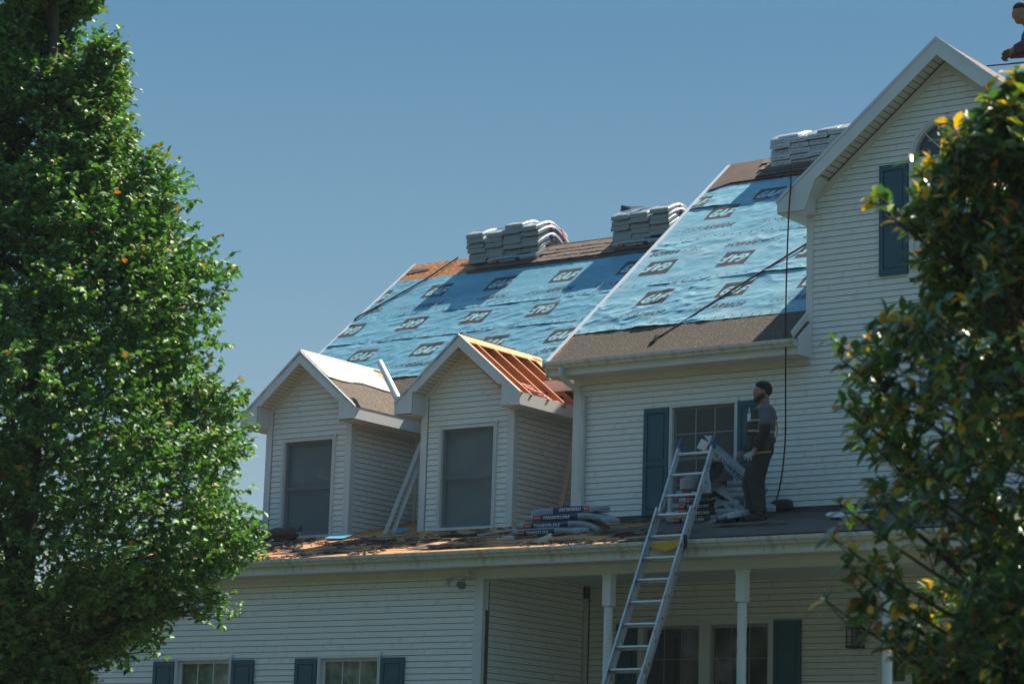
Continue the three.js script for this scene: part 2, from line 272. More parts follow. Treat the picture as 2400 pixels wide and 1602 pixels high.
// underlayment: real wrinkles, print as on the roll
const GAFLOGO = (c, x, y, w, h, flip) => { c.save(); c.translate(x + w / 2, y + h / 2); if (flip) c.rotate(Math.PI);
  c.fillStyle = '#131217'; c.fillRect(-w / 2, -h / 2, w, h); c.font = `italic bold ${h * .7}px sans-serif`; c.textAlign = 'center'; c.textBaseline = 'middle'; c.transform(1, 0, -.12, 1, 0, 0);
  ['G', 'A', 'F'].forEach((l, i) => { const px = (i - 1) * w * .285 + w * .01; c.fillStyle = c.strokeStyle = '#86b4bf'; c.lineWidth = h * .035; c.lineJoin = 'round'; c.strokeText(l, px, h * .05, w * .29); c.fillText(l, px, h * .05, w * .29); }); c.restore(); };
const DECKTEXT = (c, x, y, w, h, flip, ink = '#0b0c10') => { c.save(); c.translate(x + w / 2, y + h / 2); if (flip) c.rotate(Math.PI); c.transform(1, 0, -.2, 1, 0, 0); c.textBaseline = 'middle'; c.textAlign = 'left';
  c.font = `${h * 1.25}px sans-serif`; c.lineWidth = Math.max(1.2, h * .05); c.strokeStyle = c.fillStyle = ink; c.globalAlpha = .9; c.fillText('DECK', -w / 2, 0, w * .38); c.globalAlpha = 1; c.font = `italic bold ${h * 1.5}px sans-serif`; c.lineWidth = h * .06; c.fillText('ARMOR', -w * .11, 0, w * .62); c.strokeText('ARMOR', -w * .11, 0, w * .62); c.globalAlpha = .6; c.fillRect(-w / 2, h * .66, w * .95, Math.max(1, h * .06)); c.restore(); };
function sheet(roof, d, u0, u1, v0, v1, logos, texts, flip, hBot, hTop, sd, wr = 1) {
  const U = u1 - u0, Vv = v1 - v0, W = 2048, Hh = Math.round(W * Vv / U), s = W / U;
  const map = canvasTex(W, Hh, (c) => {
    c.fillStyle = '#aebfc4'; c.fillRect(0, 0, W, Hh);
    for (let i = 0; i < 900; i++) { c.fillStyle = rnd() < .5 ? 'rgba(125,190,205,.12)' : 'rgba(60,130,150,.12)'; const r = rr(20, 130); c.beginPath(); c.ellipse(rnd() * W, rnd() * Hh, r * 1.6, r * .6, rr(-.3, .3), 0, 7); c.fill(); }
    c.strokeStyle = 'rgba(50,105,135,.65)'; c.lineWidth = 3.6; const st = s * .042;
    for (let x = 0; x < W; x += st) { c.beginPath(); c.moveTo(x, 0); c.lineTo(x, Hh); c.stroke(); }
    for (let y = 0; y < Hh; y += st) { c.beginPath(); c.moveTo(0, y); c.lineTo(W, y); c.stroke(); }
    for (const [a, b] of logos) GAFLOGO(c, (a - u0) * s, (v1 - b[1]) * s, (b[2] - a) * s, (b[1] - b[0]) * s, flip);
    for (const [a, b, lo, hi] of texts) DECKTEXT(c, (a - u0) * s, (v1 - hi) * s, (b - a) * s, (hi - lo) * s, flip);
    for (let i = 0; i < 260; i++) { c.fillStyle = rnd() < .6 ? 'rgba(40,50,60,.5)' : 'rgba(230,240,240,.4)'; c.fillRect(rnd() * W, rnd() * Hh, rr(1, 5), rr(1, 3)); }
  });
  const nx = Math.round(U / .022), ny = Math.round(Vv / .022), pos = [], uv = [], idx = [];
  for (let j = 0; j <= ny; j++) for (let i = 0; i <= nx; i++) {
    const u = u0 + U * i / nx, v = v0 + Vv * j / ny, x = u + 20, y = v + sd * 3.7;
    let h = hBot + (hTop - hBot) * j / ny;
    const w1 = fbm(x * 1.1 + fbm(x * .8, y * .8, 1e6, 3, 2) * 2, y * 2.2, 1e6, sd, 3), ridge = Math.pow(1 - Math.abs(2 * w1 - 1), 5), w2 = fbm(x * 3.1 + y * 1.6, y * 6 - x * 2.1, 1e6, sd + 9, 2), r2 = Math.pow(1 - Math.abs(2 * w2 - 1), 4);
    const w3 = vnoise(x * 15, y * 15, 1e6, sd + 5);
    h += wr * (.013 * ridge * smooth(.3, .7, fbm(x * .7, y * .7, 1e6, sd + 2, 2)) + .012 * r2 * smooth(.35, .65, vnoise(x * .9, y * 1.1, 1e6, sd + 3)) + .0042 * w3 * (.5 + vnoise(x * 2, y * 2, 1e6, sd + 8)));
    const eb = (v - v0); if (eb < .07) h += wr * (1 - eb / .07) * .011 * smooth(.45, .75, vnoise(x * 2.2, sd, 1e6, sd + 31)); // bottom edge lifts here and there
    pos.push(...onRoof(d, u, v, h)); uv.push(i / nx, j / ny);
  }
  for (let j = 0; j < ny; j++) for (let i = 0; i < nx; i++) { const a = j * (nx + 1) + i; idx.push(a, a + 1, a + nx + 2, a, a + nx + 2, a + nx + 1); }
  const g = new THREE.BufferGeometry(); g.setAttribute('position', new THREE.Float32BufferAttribute(pos, 3)); g.setAttribute('uv', new THREE.Float32BufferAttribute(uv, 2)); g.setIndex(idx); g.computeVertexNormals();
  return mesh('underlayment_sheet', g, std({ phys: true, map, roughness: .6, sheen: .5, sheenRoughness: .45, sheenColor: new THREE.Color().setRGB(.75, .85, .85) }), roof);
}
const rep = (x0, n, w, v0, v1) => Array.from({ length: n }, (_, i) => [x0 + 1.222 * i, [v0, v1, x0 + 1.222 * i + w]]);
const rpt = (x0, n, w, v0, v1) => Array.from({ length: n }, (_, i) => [x0 + 1.222 * i, x0 + 1.222 * i + w, v0, v1]);
sheet(roofL, D1, -6.57, -.06, 2.2, 3.52, rep(-7.03, 7, .44, 2.84, 3.25), rpt(-7.25, 6, .81, 2.53, 2.64), false, .006, .003, 1, .9);
sheet(roofL, D1, -6.57, -.06, 3.48, 4.4, rep(-6.66, 6, .44, 3.77, 4.19), [], true, .009, .004, 2, .9);
sheet(roofL, D1, -6.57, -.06, 4.33, 5.65, rep(-6.86, 6, .43, 4.89, 5.33), rpt(-7.06, 6, .81, 4.57, 4.68), false, .01, .004, 3, .75);
sheet(roofR, D2, -.225, 3.42, .28, 1.58, rep(.39, 3, .43, .93, 1.35), rpt(.16, 3, .81, .61, .72), false, .006, .003, 4, 1.25);
sheet(roofR, D2, -.225, 3.42, 1.54, 2.9, rep(-.05, 3, .45, 1.88, 2.31), rpt(-.16, 3, .81, 2.5, 2.6), true, .009, .004, 5, 1.25);
sheet(roofR, D2, -.225, 3.42, 2.85, 4.02, rep(.2, 3, .43, 3.53, 3.95), rpt(.01, 3, .81, 3.2, 3.31), false, .01, .004, 6, 1.1);
sheet(roofR, D2, -.225, 2.6, 3.97, 4.69, rep(-.46, 3, .44, 3.99, 4.37), [], false, .01, .004, 7, .8);
{ // cap nails along the laps: too many and small to single out
  const g = new THREE.CylinderGeometry(.008, .008, .006, 7), list = [];
  const row = (d, u0, u1, v, st) => { for (let u = u0; u < u1; u += st * rr(.8, 1.25)) list.push([d, u, v + rr(-.012, .012)]); };
  for (const v of [2.26, 3.53, 4.39, 5.59]) row(D1, -6.5, -.1, v, .13);
  for (const v of [.34, 1.6, 2.91, 4.02, 4.62]) row(D2, -.18, 3.3, v, .14);
  const m = new THREE.InstancedMesh(g, std({ rgb: [.05, .06, .1], roughness: .5 }), list.length), q = new THREE.Quaternion().setFromUnitVectors(V(0, 1, 0), V(0, CS, SN)), one = V(1, 1, 1);
  list.forEach(([d, u, v], i) => m.setMatrixAt(i, new THREE.Matrix4().compose(V(...onRoof(d, u, v, .022)), q, one)));
  m.name = 'cap_nails'; m.userData.kind = 'stuff'; m.castShadow = true; roofL.add(m);
}
mesh('starter_strip', slab(D2, -.2, 3.44, -.46, .3, .001, .005), M.granule, roofR);
mesh('starter_strip', slab(D1, -6.55, -.06, 1.69, 2.24, .001, .005), M.granule, roofL);
// old felt and leftover shingles below the ridges, torn edge where the boards show
function torn(roof, d, u0, u1, v0, v1, m, sd, tear = .2, name = 'felt_sheet') {
  const P = [], n = Math.round((u1 - u0) / .04), pts = [];
  for (let i = 0; i <= 24; i++) { const v = v0 + (v1 - v0) * i / 24; pts.push([u0 + tear * (fbm(v * 6, sd, 1e6, sd, 4) - .3), v]); }
  pts.push([u1, v1], [u1, v0]); const g = extrude(pts, .004, (a, b, q) => onRoof(d, a, b, .022 + q)); return mesh(name, g, m, roof);
}
torn(roofL, D1, -5.15, -.06, 5.6, 6.24, M.shingle, 3, .55);
mesh('felt_sheet', extrude([[-5.55, 6.02], [-5.3, 6.13], [-4.9, 6.2], [-4.9, 5.9], [-5.25, 5.95]], .004, (a, b, q) => onRoof(D1, a, b, .008 + q)), M.shingle, roofL);
mesh('felt_sheet', extrude([[-6.54, 6.06], [-6.18, 6.03], [-6.1, 5.98], [-6.54, 5.9]], .004, (a, b, q) => onRoof(D1, a, b, .008 + q)), M.shingle, roofL);
mesh('felt_sheet', extrude([[-.21, 4.52], [.1, 4.72], [.5, 4.72], [1.4, 4.7], [2.6, 4.7], [2.6, 5.42], [-.21, 5.42]], .004, (a, b, q) => onRoof(D2, a, b, .03 + q)), M.felt, roofR);
{ // individual shingles still lying below the ridges
  const put = (roof, d, u, v, w, hgt, m, lift) => { const t = rr(-.02, .02), dv = rr(-.012, .012), n = rr(.004, .009); mesh('shingle', extrude([[u, v + dv], [u + w * .3, v + dv - .004], [u + w * .33, v + dv + .012], [u + w * .62, v + dv + .01], [u + w * .64, v + dv - .006], [u + w, v + dv + t * .3], [u + w, v + hgt], [u, v + hgt]], n, (a, b, q) => onRoof(d, a, b, lift + q + (hgt - (b - v)) * .06)), m, roof); };
  for (let r = 0; r < 4; r++) for (let u = -3.95 + (r % 2) * .14; u < -2.4; u += .31) put(roofL, D1, u, 5.66 + r * .13, .3, .17, M.shingleBrown, .034);
  for (let r = 0; r < 4; r++) for (let u = -5.0 + (r % 2) * .2; u < -4.0; u += .4) put(roofL, D1, u + r * .12, 5.66 + r * .13, .39, .17, M.shingle, .034);
  for (let r = 0; r < 2; r++) for (let u = -2.4; u < -.4; u += .4) put(roofL, D1, u, 5.7 + r * .14, .39, .17, M.shingle, .034);
  for (let r = 0; r < 5; r++) for (let u = .5 - r * .03 + (r % 2) * .1; u < 1.6; u += .36) put(roofR, D2, u, 4.76 + r * .115, .35, .16, r < 2 ? M.shingle : M.shingleBrown, .042);
}
H('ridge_cap', [rod([-5.4, 10.71, -4.85], [-.05, 10.71, -4.85], .035), rod([.2, 11.415, -4.21], [7.2, 11.415, -4.21], .03)], M.shingle);
// roof 2 eave: soffit, fascia, gutter, end cap
function gutter(x0, x1, y, z, s = 1) { // K-style trough, y = rim, z = back
  const o = [[0, 0], [0, -.085], [.06, -.085], [.075, -.06], [.105, -.04], [.115, -.012], [.115, 0], [.102, 0], [.102, -.012], [.09, -.034], [.066, -.05], [.052, -.075], [.008, -.075], [.008, 0]].map(([a, b]) => [z + a * s, y + b * s]);
  return exX(o, x0, x1);
}
H('soffit', box(-.25, 3.47, 7.505, 7.515, .02, .335), M.soffit);
H('fascia', [box(-.26, 3.455, 7.515, 7.665, .315, .338), box(-.275, -.262, 7.5, 7.72, -.02, .36)], M.trim);
H('gutter', [gutter(-.27, 3.455, 7.68, .339), box(-.275, -.27, 7.6, 7.68, .339, .45), box(3.455, 3.46, 7.6, 7.68, .339, .45)], M.gutter);
H('eave_end_cap', extrude([[-.02, 7.5], [.34, 7.5], [.34, 7.71], [-.02, 7.985]], .02, (a, b, d) => [3.462 + d, b, a]), M.trim);
H('eave_end_cap', box(3.41, 3.478, 7.43, 7.5, .002, .03), M.trim);
H('wall_flashing', slab(D2, 3.405, 3.418, -.45, 2.2, .01, .1), M.trim);
H('downspout', [tube([[.0, 7.6, .4], [.0, 7.5, .4], [.02, 7.42, .3], [.1, 7.3, .09], [.115, 7.2, .06]], .036, 16, 8), box(.075, .155, 5.63, 7.24, .022, .085), box(.068, .162, 7.0, 7.03, .02, .09), box(.068, .162, 5.82, 5.85, .02, .09)], M.gutter);
// gable roof: planks, fascia, soffit panels, returns
const gz0 = -3.95, gz1 = .29;
for (const s of [-1, 1]) {
  const x = (d) => APX + s * d, y = (d) => 11.27 - SL * d;
  const gr = H('roof', quads([[[x(0), y(0), gz1], [x(2.2), y(2.2), gz1], [x(2.2), y(2.2), gz0], [x(0), y(0), gz0]], [[x(0), y(0) - .06, gz1 - .03], [x(2.2), y(2.2) - .06, gz1 - .03], [x(2.2), y(2.2) - .06, gz0], [x(0), y(0) - .06, gz0]]]), M.felt);
  H('rake_board', exZ([[x(0), y(0) - .006], [x(0), y(0) - .225], [x(1.66), y(1.66) - .225], [x(1.8), y(2.2) - .14], [x(2.17), y(2.2) - .14], [x(2.17), y(2.2) - .01]], .27, .29), M.trim);
  H('drip_edge', exZ([[x(0), y(0) + .012], [x(0), y(0) - .03], [x(2.2), y(2.2) - .03], [x(2.2), y(2.2) + .012]], .291, .3), M.galv);
  H('soffit', box(Math.min(x(1.9), x(2.17)), Math.max(x(1.9), x(2.17)), y(2.2) - .155, y(2.2) - .141, -2.2, .27), M.soffit);
  H('fascia', box(Math.min(x(2.17), x(2.185)), Math.max(x(2.17), x(2.185)), y(2.2) - .155, y(2.2) - .01, -2.2, .289), M.trim);
  H('eave_return', exZ([[x(1.6), y(2.2) + .26], [x(1.9), y(2.2) + .05], [x(1.9), y(2.2) - .155], [x(1.78), y(2.2) - .155], [x(1.78), y(2.2) + .02]], .03, .266), M.trim);
  for (let d = .02; d < 1.84; d += .066) H('soffit_panel', quads([[[x(d), y(d) - .2, .269], [x(d + .058), y(d + .058) - .2, .269], [x(d + .058), y(d + .058) - .2, .002], [x(d), y(d) - .2, .002]], [[x(d + .058), y(d + .058) - .2, .269], [x(d + .066), y(d + .066) - .19, .269], [x(d + .066), y(d + .066) - .19, .002], [x(d + .058), y(d + .058) - .2, .002]]]), M.soffit);
}
// low roof over the porch and the front rooms
const lowY = (z) => 5.6 - .243 * z, onLow = (x, z, h = 0) => [x, lowY(z) + h, z];
function lowSlab(x0, x1, z0, z1, h0, h1) { const a = (x, z, h) => onLow(x, z, h), T = [a(x0, z1, h1), a(x1, z1, h1), a(x1, z0, h1), a(x0, z0, h1)], B = [a(x0, z1, h0), a(x1, z1, h0), a(x1, z0, h0), a(x0, z0, h0)]; return quads([T, [B[3], B[2], B[1], B[0]], [B[0], B[1], T[1], T[0]], [B[1], B[2], T[2], T[1]], [B[2], B[3], T[3], T[2]], [B[3], B[0], T[0], T[3]]]); }
const lowRoof = H('roof', [lowSlab(-6.58, -.045, -1.62, 2.56, -.06, -.016), lowSlab(-.045, 7.4, .001, 2.56, -.06, -.016)], M.dark);
for (let z = 2.58, r = 0; z > -1.5; z -= .195, r++) for (let x = -6.6 - (r % 3) * .7; x < (z > .25 ? 3.6 : -.2); x += 2.1) { // sheathing planks, each a little off
  const x0 = Math.max(-6.6, x), x1 = Math.min(x + 2.094, z > .25 ? 3.6 : -.06), lift = rr(-.004, .004); if (x1 - x0 > .1) mesh('sheathing_board', lowSlab(x0, x1, z - .189, z, -.015, .001 + lift), M.deck, lowRoof);
}
for (const [x0, x1, z0, z1, sd] of [[2.35, 7.4, .2, 2.5, 1], [1.35, 3.3, .02, 1.5, 2]]) { // dark felt still on the right part
  const pts = []; for (let i = 0; i <= 30; i++) { const t = i / 30; pts.push([x0 + .5 * fbm(t * 7, sd, 1e6, sd, 4) - .2 + (1 - t) * .3, z0 + (z1 - z0) * t]); } pts.push([x1, z1], [x1, z0]);
  mesh('felt_sheet', extrude(pts, .006, (a, b, q) => onLow(a, b, .006 + sd * .004 + q)), M.shingle, lowRoof);
}
H('fascia', box(-6.6, 7.4, 4.795, 4.94, 2.52, 2.545), M.gutter);
H('soffit', box(-6.6, 7.4, 4.782, 4.794, 2.236, 2.545), M.soffit);
H('rake_board', box(-6.62, -6.601, 4.79, 4.97, 2.2, 2.56), M.trim);
H('gutter', [gutter(-6.6, 7.4, 4.968, 2.546), box(-6.604, -6.6, 4.885, 4.968, 2.546, 2.66)], M.gutter);
H('drip_edge', box(-6.6, 7.4, 4.968, 4.974, 2.5, 2.56), M.galv);
H('porch_beam', [box(.09, 7.3, 4.676, 4.782, 2.135, 2.237), box(.09, 7.3, 4.66, 4.675, 2.12, 2.245)], M.trim);
H('porch_ceiling', box(.2, 7.2, 4.783, 4.8, 0, 2.134), M.soffit);
H('porch_floor', box(.2, 7.2, 1.9, 1.98, 0, 2.3), M.lining);
for (const x of [.146, 1.998, 3.815, 5.65]) { // turned porch columns
  const pr = [[0, 1.98], [.058, 1.98], [.058, 2.5], [.05, 2.53], [.056, 2.56], [.05, 2.6]];
  for (const y of [3.25, 3.44, 3.72, 3.9]) pr.push([.0555, y - .02], [.05, y - .014], [.0565, y], [.05, y + .014], [.0565, y + .028], [.05, y + .042], [.0555, y + .05]);
  pr.push([.0555, 4.1], [.052, 4.11], [.0555, 4.12], [.055, 4.22], [.049, 4.235], [.055, 4.25], [.048, 4.265], [.05, 4.29], [0, 4.29]);
  const lathe = new THREE.LatheGeometry(pr.map(([a, b]) => new THREE.Vector2(a, b)), 20).translate(x, 0, 2.18);
  const c = H('porch_column', uvm(lathe.toNonIndexed()), M.column); mesh('column_cap', [box(x - .058, x + .058, 4.291, 4.659, 2.122, 2.238), box(x - .066, x + .066, 4.63, 4.658, 2.114, 2.246)], M.column, c);
}
// ---------- windows and shutters ----------
function win(parent, x0, x1, y0, y1, z, { cas = .04, split: sp = .5, muntin, behind = M.blind, screen, frameM = M.trim, gap = .16, ear = true } = {}) {
  const o = .034, c = [box(x0 - .004, x0 + cas, y0, y1, z - .09, z + o), box(x1 - cas, x1 + .004, y0, y1, z - .09, z + o), box(x0 + cas, x1 - cas, y1 - cas, y1, z - .09, z + o - .002), box(x0 - .012, x1 + .012, y0 - .03, y0 + .025, z - .09, z + o + .02), box(x0 + cas * .5, x0 + cas * .62, y0 + .03, y1 - .01, z + o, z + o + .008), box(x1 - cas * .62, x1 - cas * .5, y0 + .03, y1 - .01, z + o, z + o + .008)];
  if (ear) c.push(box(x1 - .012, x1 + .016, y1 - .02, y1 + .03, z, z + o + .004));
  const w = mesh('window', c, M.trim, parent);
  const a = x0 + cas, b = x1 - cas, lo = y0 + .025, hi = y1 - cas, mid = lo + (hi - lo) * sp, t = .04;
  mesh('sash', [box(a, a + t, mid + .02, hi, z - .05, z - .02), box(b - t, b, mid + .02, hi, z - .05, z - .02), box(a + t, b - t, hi - t, hi, z - .05, z - .021), box(a, b, mid - .015, mid + .022, z - .05, z - .012)], frameM, w);
  mesh('sash', [box(a, a + t, lo, mid - .016, z - .075, z - .045), box(b - t, b, lo, mid - .016, z - .075, z - .045), box(a + t, b - t, lo, lo + t * 1.3, z - .075, z - .046)], frameM, w);
  mesh('pane', box(a + t, b - t, mid + .02, hi - t, z - .038, z - .034), M.glass, w);
  mesh('pane', box(a + t, b - t, lo + t, mid - .01, z - .062, z - .058), M.glass, w);
  if (muntin) { const [nx, ny] = muntin, l = []; for (const [p, q, zz] of [[mid + .02, hi - t, z - .033], [lo + t, mid - .01, z - .057]]) { for (let i = 1; i < nx; i++) { const x = a + t + (b - a - 2 * t) * i / nx; l.push(box(x - .007, x + .007, p, q, zz, zz + .006)); } for (let j = 1; j < ny; j++) { const y = p + (q - p) * j / ny; l.push(box(a + t, b - t, y - .007, y + .007, zz, zz + .0052)); } } mesh('muntin', l, frameM === M.frame ? M.blind : frameM, w); }
  if (screen) mesh('insect_screen', box(a + .006, b - .006, lo, hi, z - .011, z - .009), M.screen, w);
  if (behind) mesh(behind === M.curtain ? 'curtain' : 'blind', box(a - .02, b + .02, lo - .02, hi + .02, z - gap - .01, z - gap), behind, w);
  return w;
}
function shutter(parent, x0, x1, y0, y1, z, m = M.shutter, one = false) {
  const s = .055, mid = y0 + (y1 - y0) * .48, zf = z + .045;
  const w = mesh('shutter', [box(x0, x1, y0, y1, z + .014, z + .03), box(x0, x0 + s, y0, y1, z + .03, zf), box(x1 - s, x1, y0, y1, z + .03, zf), box(x0 + s, x1 - s, y1 - s * 1.3, y1, z + .03, zf - .001), box(x0 + s, x1 - s, y0, y0 + s * 1.3, z + .03, zf - .001), box(x0 + s, x1 - s, mid - s * .6, mid + s * .6, z + .03, zf - .001)], m, parent);
  for (const [a, b] of [[y0 + s * 1.3, mid - s * .6], [mid + s * .6, y1 - s * 1.3]]) mesh('shutter_panel', box(x0 + s + .018, x1 - s - .018, a + .018, b - .018, z + .03, z + .04), m, w);
}
const HS = { get p() { return house; } };
win(house, 1.441, 2.44, 5.66, 7.062, 0, { muntin: [3, 2], behind: null, screen: true, frameM: M.frame });
shutter(house, 1.058, 1.432, 5.65, 7.034, 0); shutter(house, 2.45, 2.822, 5.62, 7.036, 0);
win(house, -4.786, -3.796, 2.33, 3.774, 2.235, { muntin: [3, 2], behind: M.curtain, gap: .1 });
shutter(house, -5.168, -4.797, 2.33, 3.73, 2.235); shutter(house, -3.785, -3.413, 2.33, 3.731, 2.235);
win(house, -2.338, -1.333, 2.33, 3.772, 2.235, { muntin: [3, 2], behind: M.curtain, gap: .1 });
shutter(house, -2.71, -2.35, 2.33, 3.734, 2.235); shutter(house, -1.32, -.953, 2.33, 3.729, 2.235);
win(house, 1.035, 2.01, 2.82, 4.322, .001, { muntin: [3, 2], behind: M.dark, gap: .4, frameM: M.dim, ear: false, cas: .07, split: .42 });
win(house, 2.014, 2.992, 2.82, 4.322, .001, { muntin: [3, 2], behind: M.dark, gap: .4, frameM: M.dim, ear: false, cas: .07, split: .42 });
shutter(house, .71, 1.02, 2.82, 4.283, 0); shutter(house, 3.004, 3.38, 2.82, 4.281, 0);
{ // round-headed gable window with casement below
  const ring = (r0, r1, z0, z1) => { const o = [], n = 28; for (let i = 0; i <= n; i++) { const t = Math.PI * i / n; o.push([APX + r1 * Math.cos(t), 9.87 + r1 * Math.sin(t)]); } for (let i = n; i >= 0; i--) { const t = Math.PI * i / n; o.push([APX + r0 * Math.cos(t), 9.87 + r0 * Math.sin(t)]); } return exZ(o, z0, z1); };
  const w = H('window', [ring(.45, .492, -.09, .034), ring(.425, .449, -.09, .022), box(APX - .49, APX + .49, 9.835, 9.869, -.09, .04), box(APX - .49, APX - .43, 8.4, 9.834, -.09, .034), box(APX + .43, APX + .49, 8.4, 9.834, -.09, .034), box(APX - .5, APX + .5, 8.375, 8.42, -.09, .055), box(APX - .43, APX + .43, 9.78, 9.834, -.09, .03)], M.trim);
  const l = []; for (const t of [Math.PI / 4, Math.PI / 2, 3 * Math.PI / 4]) l.push(bar([APX + .06 * Math.cos(t), 9.87 + .06 * Math.sin(t), -.03], [APX + .425 * Math.cos(t), 9.87 + .425 * Math.sin(t), -.03], .014, .014));
  mesh('muntin', l, M.trim, w); const half = []; for (let i = 0; i <= 24; i++) { const t = Math.PI * i / 24; half.push([APX + .43 * Math.cos(t), 9.87 + .43 * Math.sin(t)]); }
  mesh('pane', exZ(half, -.05, -.046), M.glass, w);
  mesh('sash', [box(APX - .43, APX - .36, 8.42, 9.78, -.06, .01), box(APX + .36, APX + .43, 8.42, 9.78, -.06, .01), box(APX - .36, APX + .36, 9.72, 9.779, -.06, .009), box(APX - .36, APX + .36, 8.421, 8.52, -.06, .009)], M.trim, w);
  mesh('pane', box(APX - .36, APX + .36, 8.52, 9.72, -.04, -.036), M.glass, w);
  mesh('blind', box(APX - .47, APX + .47, 8.4, 9.8, -.13, -.12), M.blind, w);
  shutter(house, 4.419, 4.806, 8.438, 9.822, 0); shutter(house, 5.814, 6.2, 8.438, 9.822, 0);
}
{ // front door with side light at the right end of the porch
  const d = H('door', [box(4.86, 5.76, 1.98, 3.84, -.05, -.01), box(4.94, 5.28, 2.1, 2.8, -.01, 0), box(5.34, 5.68, 2.1, 2.8, -.01, 0), box(4.94, 5.28, 2.9, 3.7, -.01, 0), box(5.34, 5.68, 2.9, 3.7, -.01, 0)], M.shutter);
  H('door_frame', [box(4.4, 4.47, 1.98, 4.0, 0, .03), box(4.47, 6.25, 3.93, 4.0, 0, .03), box(4.82, 4.86, 1.98, 3.85, -.08, .02), box(5.76, 5.82, 1.98, 3.93, -.05, .03), box(6.18, 6.25, 1.98, 3.93, 0, .03), box(4.47, 4.56, 1.98, 3.93, -.01, .018), box(4.56, 4.82, 3.78, 3.93, -.01, .018)], M.soffit);
  const s = H('side_light', [box(4.561, 4.61, 1.98, 3.78, -.06, .01), box(4.77, 4.819, 1.98, 3.78, -.06, .01), box(4.61, 4.77, 3.5, 3.53, -.06, .009), box(4.61, 4.77, 1.98, 2.7, -.06, .009)], M.soffit);
  mesh('pane', box(4.61, 4.77, 2.7, 3.78, -.03, -.026), M.glass, s);
  mesh('door_knob', new THREE.SphereGeometry(.03, 12, 8).translate(4.93, 2.85, .04), M.aluPlain, d);
}
